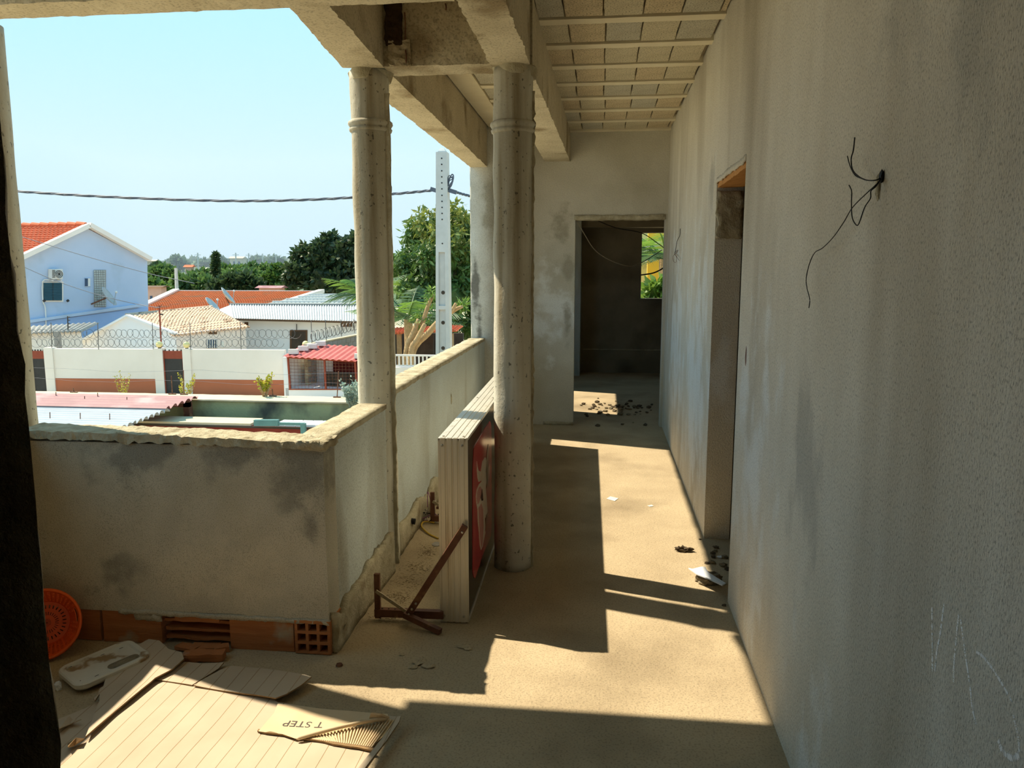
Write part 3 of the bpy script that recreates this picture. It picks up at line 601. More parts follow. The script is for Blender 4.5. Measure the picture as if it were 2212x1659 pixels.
# --- flattened cardboard box
cb = thing('flattened_cardboard_box', 'large flattened corrugated cardboard box spread over the sunny floor', 'cardboard', tuple(fl(480, 1600)))
def sheet(pts, z, mat, name, t=.004, amp=.004, step=.045, lift=None, label=None, seed=0):
    """sheet cut to an outline, gently warped, with real thickness; pts are photo pixels on height z"""
    P2 = [fl(x, y, z) for x, y in pts]; bm = bmesh.new(); vs = [bm.verts.new((p.x, p.y, 0)) for p in P2]; bm.faces.new(vs)
    x0, x1 = min(p.x for p in P2), max(p.x for p in P2); y0, y1 = min(p.y for p in P2), max(p.y for p in P2)
    k = x0 + step
    while k < x1:
        bmesh.ops.bisect_plane(bm, geom=bm.verts[:] + bm.edges[:] + bm.faces[:], plane_co=(k, 0, 0), plane_no=(1, 0, 0)); k += step
    k = y0 + step
    while k < y1:
        bmesh.ops.bisect_plane(bm, geom=bm.verts[:] + bm.edges[:] + bm.faces[:], plane_co=(0, k, 0), plane_no=(0, 1, 0)); k += step
    bmesh.ops.triangulate(bm, faces=bm.faces)
    m = MB()
    for v in bm.verts:
        q = v.co.copy(); dz = amp * noise.noise(Vector((q.x * 6 + seed, q.y * 6, seed)))
        if lift: dz += lift(q.x, q.y)
        m.v.append(Vector((q.x, q.y, max(.003, z + dz))))
    bm.verts.index_update(); m.f = [tuple(v.index for v in f.verts) for f in bm.faces]; bm.free()
    off = ORG[cb.name]
    me = bpy.data.meshes.new(name); me.from_pydata([tuple(v - off) for v in m.v], [], m.f); me.materials.append(MATS[mat]); me.materials.append(MATS['cardboard_edge'])
    o = bpy.data.objects.new(name, me); COL.objects.link(o); o.parent = cb; ORG[o.name] = off
    s = o.modifiers.new('solid', 'SOLIDIFY'); s.thickness = t; s.offset = 0; s.material_offset_rim = 1
    if label: o['label'] = label
    return o
def jag(a, b, n, amp, seed):
    r = random.Random(seed); out = []
    for i in range(n): t = i / n; out.append((a[0] + (b[0] - a[0]) * t + r.uniform(-amp, amp) * (i > 0), a[1] + (b[1] - a[1]) * t + r.uniform(-amp, amp) * (i > 0)))
    return out
main = [(330, 1468)] + [(415, 1482), (500, 1494), (545, 1504), (592, 1513)] + [(600, 1519), (700, 1532), (790, 1543), (856, 1549)] + [(846, 1569), (800, 1634), (760, 1690), (700, 1780), (240, 1800), (-60, 1760), (60, 1690), (130, 1640), (180, 1600), (250, 1535)]
sheet(main, .012, 'cardboard', 'main_panel', .005, .005, seed=1)
sheet([(215, 1500), (205, 1515), (202, 1508)] + jag((212, 1500), (243, 1440), 10, 2.5, 4) + [(243, 1438), (262, 1425), (300, 1403), (322, 1391), (345, 1394), (365, 1412), (393, 1418), (398, 1430), (372, 1450), (335, 1467), (250, 1535), (185, 1592), (215, 1514)], .030, 'cardboard', 'side_flap', .006, .004, lift=lambda x, y: .02 * max(0, min(1, (y - 2.62) / .25)), label='shaded flap with a torn fluted edge', seed=2)
sheet([(398, 1431), (440, 1434), (484, 1431), (472, 1445), (440, 1466), (415, 1481), (335, 1468), (372, 1452)], .018, 'cardboard', 'end_flap', .005, .004, seed=3)
sheet([(476, 1449), (500, 1440), (560, 1444), (620, 1455), (660, 1464), (673, 1469), (650, 1487), (620, 1505), (596, 1514), (545, 1503), (418, 1481), (440, 1468)], .022, 'cardboard', 'end_flap', .005, .004, lift=lambda x, y: .012 * max(0, min(1, (x + 1.3) / .2)), seed=4)
sheet([(112, 1560), (150, 1545), (185, 1530), (215, 1515), (212, 1512), (230, 1530), (190, 1590), (135, 1642), (118, 1640)] , .010, 'cardboard', 'torn_corner', .004, .004, seed=5)
sheet([(600, 1520), (660, 1527), (720, 1535), (790, 1543), (838, 1549), (838, 1553), (780, 1560), (720, 1572), (660, 1592), (638, 1596), (610, 1586), (558, 1580), (592, 1541)], .024, 'cardboard_liner', 'printed_liner', .0015, .003, lift=lambda x, y: .012 * max(0, (x + 1.0) / .3), label='printed paper liner peeling off the flutes', seed=6)
sheet([(638, 1596), (660, 1592), (720, 1572), (780, 1560), (838, 1553), (852, 1556), (830, 1590), (800, 1616), (770, 1613), (700, 1601)], .018, 'cardboard_flute', 'exposed_flutes', .003, .001, label='exposed corrugated flutes', seed=7)
# real flutes
u0, u1 = fl(650, 1593, .02), fl(845, 1556, .02); w0, w1 = fl(690, 1600, .02), fl(802, 1616, .02)
fm = MB()
for k in range(26):
    t_ = k / 25; a = u0.lerp(u1, t_); b = w0.lerp(w1, t_); b = a + (b - a)
    fm.tube([a + Vector((0, 0, .002)), b + Vector((0, 0, .002))], .0032, 6)
fm.build('flute_ridges', 'cardboard_liner', cb)
sheet(jag((556, 1580), (808, 1622), 14, 1.5, 9) + [(812, 1624), (806, 1617), (700, 1600), (610, 1585), (558, 1576)], .021, 'cardboard_edge', 'torn_edge', .006, .002, seed=8)
MB().tube(smooth_path([fl(640, 1596, .028), fl(690, 1582, .034), fl(750, 1567, .036), fl(800, 1557, .036), fl(836, 1553, .03)], 6), [.003] + [.007] * 23 + [.004], 8).build('curled_paper', 'cardboard_liner', cb, smooth=True)
MB().ext([fl(795, 1560, .03), fl(800, 1543, .055), fl(822, 1545, .05), fl(840, 1552, .032)], (.002, .004, .004)).build('curled_paper', 'cardboard_liner', cb)
sheet([(845, 1570), (856, 1549), (866, 1548), (862, 1560), (835, 1600), (790, 1659), (740, 1730), (720, 1730), (775, 1659)], .034, 'cardboard', 'folded_edge', .005, .003, seed=11)
# printing on the liner, upside down for the camera
def lettering(txt, a, b, hgt, name, mat, parent, zz=.0):
    cu = bpy.data.curves.new('t', 'FONT'); cu.body = txt; cu.size = 1; to = bpy.data.objects.new('t', cu); COL.objects.link(to)
    bpy.context.view_layer.update(); dg = bpy.context.evaluated_depsgraph_get(); me = bpy.data.meshes.new_from_object(to.evaluated_get(dg)); bpy.data.objects.remove(to)
    w = max(v.co.x for v in me.vertices); h = max(v.co.y for v in me.vertices); a = Vector(a); b = Vector(b); d = b - a; up = Vector((0, 0, 1)).cross(d).normalized() * hgt; off = ORG[parent.name]
    for v in me.vertices:
        p = a + d * (v.co.x / w) + up * (v.co.y / h); p.z = zz(p.x, p.y); v.co = p - off
    me.materials.clear(); me.materials.append(MATS[mat]); o = bpy.data.objects.new(name, me); COL.objects.link(o); o.parent = parent; ORG[o.name] = off; return o
liner = bpy.data.objects['printed_liner']
lettering('T STEP', fl(702, 1556, .034), fl(616, 1554, .030), .034, 'printed_lettering', 'print_ink', liner, lambda x, y: .024 + .003 * noise.noise(Vector((x * 6 + 6, y * 6, 6))) + .012 * max(0, (x + 1.0) / .3) + .0016)
# torn bits at the left of the sheet
for i, (pts, lab) in enumerate([([(118, 1565), (150, 1548), (157, 1556), (176, 1555), (150, 1566), (128, 1575)], 'curled torn cardboard strip lying on the pale sheet by the dark jamb'),
                                ([(146, 1608), (165, 1595), (183, 1597), (172, 1602), (160, 1612), (147, 1615)], 'small dark torn cardboard scrap near the sunlit edge')]):
    q = [fl(x, y, .022 + .012 * (k % 2)) for k, (x, y) in enumerate(pts)]
    o = MB().ext(q, (0, 0, .003)).build('cardboard_scrap', ['cardboard', 'cardboard_edge'][i]); tag(recenter(o, (q[0].x, q[0].y, .016)), lab, 'cardboard', 'torn cardboard scraps')

# --- orange plastic basket tipped against the parapet
bc = Vector((-2.285, 2.80, .147)); ax = Vector((.42, -.70, .30)).normalized()
bk = thing('plastic_basket', 'bright orange perforated plastic basket tipped over in the left corner', 'basket', (bc.x, bc.y, 0))
q = ax.to_track_quat('Z', 'Y').to_matrix()
def bp(r, a, z): return bc + q @ Vector((math.cos(a) * r, math.sin(a) * r, z))
NA, NL = 84, 15; m = MB(); m2 = MB(); D = .13
def rad(t): return .088 + .048 * (1 - t)            # t: 0 rim, 1 bottom
vs = [bp(rad(j / NL), 2 * math.pi * i / NA, -D * j / NL) for j in range(NL + 1) for i in range(NA)]
fs = []
for j in range(NL):
    for i in range(NA):
        slot = 1 < j < NL - 1 and j % 2 == 0 and i % 2 == 0 and (i % 28 > 3)
        ang = (i + .5) / NA * 360
        hand = 1 < j < 5 and min(abs((ang - h + 180) % 360 - 180) for h in HAND) < 13 if (HAND := (10, 190)) else False
        if not slot and not hand: fs.append((j * NA + i, j * NA + (i + 1) % NA, (j + 1) * NA + (i + 1) % NA, (j + 1) * NA + i))
m.add(vs, fs).build('wall', 'orange_plastic', bk, solid=.003)
vb = []; fb = []
for j in range(7):
    for i in range(NA): vb.append(bp(.088 * (1 - j / 6.2), 2 * math.pi * i / NA, -D))
for j in range(6):
    for i in range(NA):
        if not (j % 2 == 1 and i % 3 == 0): fb.append((j * NA + i, j * NA + (i + 1) % NA, (j + 1) * NA + (i + 1) % NA, (j + 1) * NA + i))
m2.add(vb, fb).build('bottom', 'orange_plastic', bk, solid=.003)
MB().tube([bp(.140, 2 * math.pi * i / 48, 0) for i in range(49)], .0065, 8, False).build('rim', 'orange_plastic', bk, smooth=True)
# --- dirty white plastic tray
TR = [fl(112, 1441, .05), fl(249, 1393, .05), fl(283, 1412, .05), fl(146, 1486, .03)]
tc_ = sum(TR, Vector()) / 4; tr = thing('plastic_tray', 'dirty white plastic tray with an oval slot under the cardboard flap', 'tray', (tc_.x, tc_.y, 0))
ex = (TR[1] - TR[0]); ey = (TR[3] - TR[0]); ex.z = 0; ey.z = 0
L_, W_ = .29, .22; ux = ex.normalized(); uy = Vector((ux.y, -ux.x, 0)); c0 = TR[0] + ux * .01
def rr_(l, w, r, z, cx=0, cy=0, n=6, tilt=True):
    out = []
    for sx, sy, a0 in ((1, 1, 0), (-1, 1, 90), (-1, -1, 180), (1, -1, 270)):
        for k in range(n + 1):
            a = math.radians(a0 + 90 * k / n); x = sx * (l / 2 - r) + math.cos(a) * r + cx; y = sy * (w / 2 - r) + math.sin(a) * r + cy
            out.append(c0 + ux * (L_ / 2 + x) + uy * (W_ / 2 + y) + Vector((0, 0, z + .02 * (x / L_))))
    return out
def ringmesh(loops, fill=True):
    m = MB(); n = len(loops[0])
    for lp_ in loops: m.v += lp_
    for j in range(len(loops) - 1):
        for i in range(n): m.f.append((j * n + i, j * n + (i + 1) % n, (j + 1) * n + (i + 1) % n, (j + 1) * n + i))
    if fill: m.f.append(tuple(range((len(loops) - 1) * n, len(loops) * n)))
    return m
ringmesh([rr_(L_ - .012, W_ - .012, .04, -.026), rr_(L_, W_, .045, -.018), rr_(L_, W_, .045, -.004), rr_(L_ - .01, W_ - .01, .04, 0), rr_(L_ - .045, W_ - .045, .03, 0), rr_(L_ - .052, W_ - .052, .028, -.006)]).build('body', 'white_plastic', tr, smooth=False)
ringmesh([rr_(.12, .045, .022, -.0045, .05, .055), rr_(.11, .036, .017, -.0055, .05, .055)]).build('oval_slot', 'rubble', tr)
for k, (x, y) in enumerate(((-.10, -.08), (-.02, -.085), (.02, -.07), (.09, -.06), (-.12, .06), (-.06, .075))): ringmesh([rr_(.016, .004, .002, -.0048, x, y)]).build('vent_slit', 'wire_black', tr)
MB().rbox(tc_.x - .10, tc_.x + .08, tc_.y - .06, tc_.y + .06, 0, .020, .05, .003).build('underside', 'white_plastic', tr)
# --- broken brick pieces in front of the open course
for i, (x, y, lx, ly, lz, rz, lab) in enumerate([(440, 1426, .17, .05, .030, .16, 'largest broken clay brick slab leaning on the cardboard end'), (405, 1405, .10, .045, .016, -.25, 'thin flat clay brick flake left of the largest brick slab'),
        (445, 1404, .12, .05, .016, .12, 'flat clay brick flake right under the broken course'), (480, 1408, .06, .03, .02, .5, 'small clay brick chip at the right end of the brick pieces')]):
    p = fl(x, y); mm = MB().rbox(-lx / 2, lx / 2, -ly / 2, ly / 2, 0, lz, .018, .005, i * 5.1, 25); R = Matrix.Rotation(rz, 3, 'Z')
    mm.v = [R @ v + p + Vector((0, 0, .005)) for v in mm.v]
    tag(recenter(mm.build('brick_fragment', 'clay_brick'), p), lab, 'brick', 'broken brick pieces by the parapet')
# --- small litter on the floor
def litter(name, x, y, r, mat, label, cat, group=None, amp=.6, sub=2, seed=1):
    p = fl(x, y); o = MB().blob(p + Vector((0, 0, r[2] * .7)), r, amp, seed, sub, 2.0).build(name, mat); return tag(recenter(o, p), label, cat, group)
p = fl(733, 1438); o = MB().lathe([(.013, 0), (.0145, .002), (.012, .008), (.010, .006)], p, 20).build('bottle_cap', 'rust_steel'); tag(recenter(o, p), 'rusty bottle cap on the floor in front of the nine-hole brick', 'bottle cap')
lump = MB().blob(fl(1530, 1258) + Vector((0, 0, .022)), (.065, .05, .036), .5, 5, 3, 2.2).build('mortar_lump', 'rubble'); tag(recenter(lump, fl(1530, 1268)), 'crumbly lump of dry mortar under the white plastic shard by the right wall', 'rubble')
pp = [fl(1487, 1229, .055), fl(1496, 1231, .055), fl(1508, 1228, .06), fl(1516, 1226, .062), fl(1524, 1227, .062), fl(1526, 1232, .062), fl(1531, 1239, .062), fl(1568, 1262, .05), fl(1560, 1266, .05), fl(1526, 1250, .06), fl(1505, 1242, .055)]
o = MB().ext(pp, (0, 0, .006)).build('plastic_shard', 'white_scrap'); tag(recenter(o, fl(1525, 1250, .05)), 'bright white broken plastic shard resting on the mortar lump', 'plastic')
pp = [fl(1310, 1078), fl(1318, 1073), fl(1336, 1077), fl(1328, 1083)]; o = MB().ext([v + Vector((0, 0, .001)) for v in pp], (0, 0, .002)).build('paper_scrap', 'paper'); tag(recenter(o, pp[0]), 'small cream paper scrap in the middle of the sunny corridor floor', 'paper', 'paper scraps on the corridor floor')
pp = [fl(1398, 1093), fl(1408, 1091), fl(1412, 1094), fl(1404, 1095)]; o = MB().ext([v + Vector((0, 0, .001)) for v in pp], (0, 0, .002)).build('paper_scrap', 'paper'); tag(recenter(o, pp[0]), 'tiny pale paper fleck right of the larger paper scrap', 'paper', 'paper scraps on the corridor floor')
litter('dry_leaf_pile', 1476, 1191, (.045, .02, .016), 'rubble_dark', 'small heap of dry leaves on the sunny floor before the dark doorway', 'leaves', None, .9, 3, 3)
for i, (x, y, s) in enumerate([(1546, 1184, .016), (1545, 1192, .014), (1540, 1197, .014), (1541, 1205, .015), (1538, 1217, .02), (1527, 1218, .012), (1565, 1206, .02), (1562, 1224, .022), (1572, 1232, .02), (1512, 1166, .008), (1564, 1309, .010)]):
    litter('debris_chip', x, y, (s, s * .7, s * .6), 'rubble' if i in (1, 4, 6, 7, 9) else 'rubble_dark', 'dark debris chip scattered in front of the right doorway', 'debris', 'debris chips by the right doorway', .7, 2, i)
for i, (x, y, s) in enumerate([(905, 1432, .03), (925, 1440, .026), (892, 1442, .02), (868, 1415, .012), (1000, 1397, .03), (1012, 1402, .02), (800, 1332, .01), (910, 1424, .018)]):
    litter('mortar_crumb', x, y, (s, s * .8, s * .22), 'floor', 'flat crumb of dried mortar stuck on the floor before the sign', 'debris', 'mortar crumbs on the near floor', .6, 2, i + 20)
litter('plastic_chip', 838, 1245, (.014, .008, .006), 'white_scrap', 'small white plastic chip on the dirty floor by the left column foot', 'plastic', None, .8, 2, 2)
litter('plastic_chip', 125, 1490, (.018, .012, .02), 'white_scrap', 'grey white chip on the floor below the plastic tray', 'plastic', None, .8, 2, 6)
litter('slate_piece', 943, 1176, (.03, .035, .004), 'grey_block', 'flat dark grey stone chip on the floor behind the sign', 'stone', None, .3, 2, 8)
litter('paper_chip', 1556, 1205, (.018, .012, .008), 'white_scrap', 'pale crumpled paper in the shadow beside the right doorway', 'paper', None, .8, 2, 12)
# straw and dust swept behind the sign: too fine to count
m = MB(); r_ = random.Random(11)
for i in range(900):
    px, py = r_.choice([(880, 1255, 40, 22), (905, 1225, 40, 12), (930, 1190, 25, 14), (835, 1320, 30, 14), (870, 1285, 30, 14)])[:2], 0
    cx_, cy_, sx_, sy_ = r_.choice([(880, 1255, 34, 18), (905, 1225, 34, 12), (925, 1192, 18, 12), (838, 1330, 22, 10), (865, 1290, 24, 12)])
    x, y = r_.gauss(cx_, sx_ * .6), r_.gauss(cy_, sy_ * .6)
    if x > 944 or x < 790: continue
    p = fl(x, y, .003)
    if p.x < -1.08: continue
    a = r_.uniform(0, 6.28); l = r_.uniform(.004, .014); d = Vector((math.cos(a), math.sin(a), r_.uniform(-.1, .3))) * l
    m.tube([p, p + d], r_.uniform(.0004, .0010), 3, False)
o = m.build('straw_litter', 'straw'); o['kind'] = 'stuff'; tag(o, 'fine straw and dust swept behind the light box sign', 'straw')
# rubble in the far room
r_ = random.Random(5)
for i in range(78):
    if i < 60: x, y = r_.gauss(1335, 34), r_.gauss(882, 6.5)
    else: x, y = r_.uniform(1250, 1400), r_.uniform(860, 925)
    if x < 1246 or x > 1418: continue
    y = max(857, min(924, y)); s = r_.uniform(.012, .034); p = fl(x, y)
    o = MB().blob(p + Vector((0, 0, s * .4)), (s, s * .8, s * .55), .5, i, 1, 2).build('rubble_stone', 'rubble_dark' if r_.random() < .5 else 'rubble')  # tan and dark mix paints sunlit and shaded stones
    tag(recenter(o, p), 'small rubble stone on the floor just inside the far doorway', 'stone', 'rubble stones in the far room')
# --- wires
def wire(pts, r, mat, name, label, cat='wire', n=6, origin=None):
    o = MB().tube(smooth_path(pts, n), r, 6).build(name, mat, smooth=True); return tag(recenter(o, origin or pts[0]), label, cat)
hole = hit(1895, 400, 0, .628)
wt = thing('wall_wiring', 'black wires sticking out of a chipped hole in the right wall', 'wire', tuple(hole))
def wz(x, y, d): return hit(1640 + x / 3.0717, 220 + y / 3.0722, 0, .63 - d)
MB().tube(smooth_path([wz(820, 490, -.01), wz(785, 540, .02), wz(720, 600, .03), wz(620, 700, .035), wz(560, 800, .03), wz(490, 900, .03), wz(420, 970, .03), wz(370, 1000, .03), wz(335, 1070, .03), wz(312, 1170, .03), wz(318, 1240, .03), wz(335, 1310, .03), wz(330, 1368, .03)], 5), .0014, 6).build('wire_strand', 'wire_black', wt, smooth=True)
MB().tube(smooth_path([wz(820, 490, -.01), wz(775, 560, .02), wz(742, 590, .03), wz(738, 640, .03), wz(700, 700, .035), wz(665, 800, .035), wz(645, 818, .035), wz(618, 770, .035), wz(612, 680, .035), wz(614, 600, .03), wz(605, 570, .03), wz(596, 553, .03)], 5), .0014, 6).build('wire_strand', 'wire_black', wt, smooth=True)
MB().tube(smooth_path([wz(820, 490, -.01), wz(780, 518, .02), wz(715, 520, .03), wz(660, 495, .035), wz(620, 450, .035), wz(610, 380, .035), wz(625, 320, .035), wz(634, 235, .035)], 5), .0016, 6).build('wire_strand', 'wire_black', wt, smooth=True)
MB().tube(smooth_path([wz(700, 515, .032), wz(640, 490, .036), wz(605, 430, .036), wz(585, 360, .036)], 5), .0013, 6).build('wire_strand', 'wire_black', wt, smooth=True)
hm = MB().blob(wz(797, 555, 0), (.008, .012, .034), .35, 4, 3).build('broken_plaster', 'mortar', wt)
MB().blob(wz(812, 495, .004), (.006, .008, .015), .3, 9, 2).build('conduit_hole', 'wire_black', wt)
kn = thing('wire_knot', 'small knotted bunch of thin wire on the right wall near the far door', 'wire', tuple(hit(1460, 560, 0, .63)))
def kz(x, y, d): return hit(1420 + x / 3.77, 320 + y / 3.77, 0, .63 - d)
MB().tube(smooth_path([kz(187, 655, .03), kz(183, 710, .03), kz(160, 760, .03), kz(148, 830, .02), kz(140, 870, 0)], 5), .0025, 5).build('wire_strand', 'wire_black', kn)
MB().tube(smooth_path([kz(140, 850, .0), kz(165, 830, .03), kz(160, 850, .03), kz(128, 880, .03), kz(132, 920, .03), kz(150, 930, .03), kz(155, 890, .03), kz(140, 860, .01), kz(178, 915, .03)], 5), .0016, 5).build('wire_strand', 'rust_steel', kn)
wire([at(1246, 478, 8.05), at(1262, 505, 8.2), at(1285, 540, 8.5), at(1320, 563, 8.9), at(1360, 575, 9.3), at(1390, 565, 9.7), at(1430, 540, 10)], .005, 'wire_white', 'hanging_cable', 'pale cable sagging inside the far doorway', 'cable')
wire([at(1285, 474, 9), at(1330, 492, 9.4), at(1385, 503, 9.8), at(1420, 525, 10), at(1440, 540, 10.1)], .005, 'wire_black', 'hanging_cable', 'thin dark cable high inside the far doorway', 'cable')
wire([at(1385, 594, 11.6), at(1410, 590, 11.5), at(1428, 582, 11.4), at(1436, 575, 11.3)], .010, 'wire_black', 'hanging_cable', 'short dark cable across the lit far window', 'cable')
sc_ = MB().blob(hit(1612, 770, 0, .631), (.004, .012, .05), .4, 3, 2).build('wall_gouge', 'rust_steel'); tag(recenter(sc_, hit(1612, 770, 0, .63)), 'small rusty gouge in the plaster beside the right doorway', 'gouge')

# ================================================================== outdoors
GZ = -3.2
gr = MB(); NX, NY = 40, 40
def gh(x, y):
    t = max(0, min(1, (y - 95) / 190)); return GZ + 9.0 * t * t * (3 - 2 * t) - (1.5 if y > 40 else 0) * max(0, min(1, (y - 40) / 40)) + max(0, min(1, (y - 90) / 100)) * noise.noise(Vector((x * .012, y * .012, 0))) * 2
xs = [-420 + 21 * i for i in range(NX + 1)]; ys = [-30 + 10 * j for j in range(16)] + [150 + 16 * j for j in range(16)]
gr.add([(x, y, gh(x, y)) for y in ys for x in xs], [(j * (NX + 1) + i, j * (NX + 1) + i + 1, (j + 1) * (NX + 1) + i + 1, (j + 1) * (NX + 1) + i) for j in range(len(ys) - 1) for i in range(NX)])
struct(gr.build('ground', 'sand', smooth=True))
hl = MB(); hx = [-330 + 22 * i for i in range(31)]; hy = [120 + 12 * j for j in range(20)]
hl.add([(x, y, gh(x, y) + .15) for y in hy for x in hx], [(j * 31 + i, j * 31 + i + 1, (j + 1) * 31 + i + 1, (j + 1) * 31 + i) for j in range(19) for i in range(30)])
o = struct(hl.build('ground_hillside', 'hill', smooth=True))

def quadroof(a, b, c, d, n, amp, mat, name, parent, thick=.06, rows=0, lift=.05):
    """a,b eave left/right; c,d ridge right/left; n corrugation waves running from eave to ridge; rows = tile courses"""
    a, b, c, d = map(Vector, (a, b, c, d)); nn = (b - a).cross(d - a).normalized()
    if nn.z < 0: nn = -nn
    m = MB(); K = n * 6; R = max(1, rows); rings = []
    for r in range(R):
        rings += [(r / R, lift if rows else 0), ((r + 1) / R, 0)]
    for t, h in rings:
        for k in range(K + 1):
            s = k / K; p = (a.lerp(b, s)).lerp(d.lerp(c, s), t); m.v.append(p + nn * (h + amp * math.sin(s * n * 2 * math.pi)))
    for j in range(len(rings) - 1):
        for k in range(K): m.f.append((j * (K + 1) + k, j * (K + 1) + k + 1, (j + 1) * (K + 1) + k + 1, (j + 1) * (K + 1) + k))
    return m.build(name, mat, parent, solid=thick)
def poly(pts, t=.12): return MB().slab(pts, t)

# ---- corrugated shed below the parapet
sh = thing('corrugated_shed', 'low shed with pink and white corrugated sheets just beyond the front parapet', 'shed', tuple(Vector((at(250, 900, 14).x, 14, GZ))))
RX = at(425, 862, 15.75).x
def rz_(y): return -1.19 - .03 * (15.9 - y)
def sheetstrip(y0, y1, x0, x1, mat, zo, nw, slope=.012):
    m = MB(); K = nw * 6
    for i in range(2):
        for k in range(K + 1):
            y = y0 + (y1 - y0) * k / K; x = x0 if i == 0 else x1
            m.v.append(Vector((x + (.06 * math.sin(k) if i else 0) * .3, y, rz_(y) + zo + .042 * math.sin(k / 6 * 2 * math.pi) - slope * (x1 - x) * .0)))
    for k in range(K): m.f.append((k, k + 1, K + 2 + k, K + 1 + k))
    return m.build('roof_sheet', mat, sh, solid=.006)
sheetstrip(14.55, 15.85, RX - 6.5, RX, 'pink_sheet', .07, 5)
sheetstrip(13.45, 14.75, RX - 6.5, RX - .02, 'white_sheet', .02, 7)
sheetstrip(12.2, 13.55, RX - 6.5, RX - .05, 'white_sheet', .0, 7)
for x0, x1 in ((RX - .18, RX - .05), (RX - 6.4, RX - 6.25)):
    MB().box(x0, x1, 15.5, 15.65, GZ, rz_(15.6) + .0).build('post', 'rust_steel', sh); MB().box(x0, x1, 12.4, 12.55, GZ, rz_(12.5) - .03).build('post', 'rust_steel', sh)
MB().box(RX - 6.4, RX - .05, 12.4, 12.5, rz_(12.4) - .12, rz_(12.4) - .03).build('purlin', 'rust_steel', sh); MB().box(RX - 6.4, RX - .05, 15.5, 15.6, rz_(15.5) - .1, rz_(15.5) + .02).build('purlin', 'rust_steel', sh)
rn = random.Random(9)
for i in range(12):
    x = RX - rn.uniform(.3, 6); y = rn.choice([12.9, 13.6, 14.2, 15.2, 15.6]); MB().tube([(x, y, rz_(y)), (x + .01, y, rz_(y) + .16)], .008, 5).build('roof_bolt', 'rust_steel', sh)
# ---- own compound wall, green and mouldy inside, sandy cap
cw = MB().box(-22, -1.6, 15.92, 16.5, GZ, -1.22); comp = thing('compound_wall', 'mouldy green compound wall with a sandy flat top', 'wall', (-10, 16.2, GZ))
cw.build('body', 'moss_wall', comp); MB().rbox(-22, -1.6, 15.86, 16.55, -1.22, -1.190, .12, .006, 3, 3).build('cap', 'sand', comp)
for i, (x, y0, y1) in enumerate([(310, 893 - 50, 0), (372, 848, 812), (398, 857, 800), (590, 862, 840), (728, 857, 802), (160, 850, 838)]):
    if not y1: continue
    a = at(x, y0, 16.45); a.z = -1.19; b = at(x + (3 if i == 4 else -2), y1, 16.45)
    mm = MB().tube([a, b], .012, 5).box(a.x - .08, a.x + .08, a.y - .03, a.y + .03, -1.19, -1.165)
    tag(recenter(mm.build('wire_post', 'rust_steel'), a), ['', 'thin fence wire post on the wall cap left of the dark gate', 'fence wire post on the wall cap in front of the dark gate', 'short rusty rod on the wall cap by the yellow shrub', 'tall fence wire post on the wall cap before the red kennel', 'short rod on the wall cap behind the pink sheets'][i], 'post', 'wire posts on the compound wall')
for j, zz in enumerate((-.66, -.90)):
    pts = [Vector((-21 + k * 1.0, 16.45, zz + .04 * math.sin(k * 1.7 + j))) for k in range(20)]
    o = MB().tube(pts, .0022, 4).build('fence_wire', 'cable_grey'); tag(recenter(o, pts[0]), ['upper slack wire strung above the compound wall', 'lower slack wire strung above the compound wall'][j], 'wire', 'wires above the compound wall')
# ---- dark red wall with ledge and teal pipe in the yard
yd = thing('yard_wall', 'dark red yard wall with a pale ledge below the mouldy green wall', 'wall', (at(520, 915, 14.6).x, 14.6, GZ))
e0, e1 = at(270, 905, 14.9).x, at(790, 905, 14.9).x
MB().box(e0, e1, 14.75, 14.9, GZ, -1.50).build('body', 'dark_red_paint', yd); MB().box(e0, at(552, 905, 14.9).x, 14.66, 15.25, -1.50, -1.452).build('ledge', 'sand', yd)
MB().box(e0, e1, 14.64, 14.68, -1.54, -1.50).build('fascia', 'shack_dark', yd)
tx0, tx1 = at(606, 910, 15).x, at(716, 910, 15).x
for k in range(5): MB().box(tx0 + (tx1 - tx0) * k / 5 + .01, tx0 + (tx1 - tx0) * (k + 1) / 5 - .01, 14.7, 15.15, -1.50, -1.455).build('ledge_tile', 'white_paint_cool', yd)
tp = thing('teal_pipe_frame', 'teal painted pipe frame in front of the dark red yard wall', 'pipe frame', (at(655, 920, 14.5).x, 14.5, GZ))
MB().bar(at(550, 913, 14.5), at(602, 913, 14.5), .09, .12).build('gutter_box', 'teal_paint', tp); MB().bar(at(602, 915, 14.5), at(657, 916, 14.5), .05, .05).build('rail', 'teal_paint', tp)
a = at(655, 914, 14.5); MB().bar(a, Vector((a.x, a.y, GZ)), .09, .09).build('post', 'teal_paint', tp)

# ---- street wall opposite with terracotta dado, pilasters, gates, lamps and razor wire
OA, OB = at(60, 752, 27.6), at(625, 752, 28.2)
def ow(x, y): return vp(x, y, OA, OB)
OD = (Vector((OB.x, OB.y, 0)) - Vector((OA.x, OA.y, 0))).normalized(); ON = Vector((OD.y, -OD.x, 0))
st = thing('street_wall', 'white street wall with a terracotta band across the road', 'wall', tuple(Vector((ow(350, 800).x, ow(350, 800).y, GZ))))
def strip(x0, x1, z0, z1, t, out, mat, name, parent, lab=None):
    a, b = ow(x0, 760), ow(x1, 760); a.z = b.z = z0; q = [a + ON * out, b + ON * out, b + ON * (out - t), a + ON * (out - t)]
    o = MB().ext(q, (0, 0, z1 - z0)).build(name, mat, parent)
    if lab: o['label'] = lab
    return o
ZT = ow(240, 754).z; ZD = ow(240, 818).z; ZC = ow(240, 762).z
strip(110, 337, ZD, ZT, .2, 0, 'white_paint', 'panel', st); strip(408, 614, ZD, ZT, .2, 0, 'white_paint', 'panel', st)
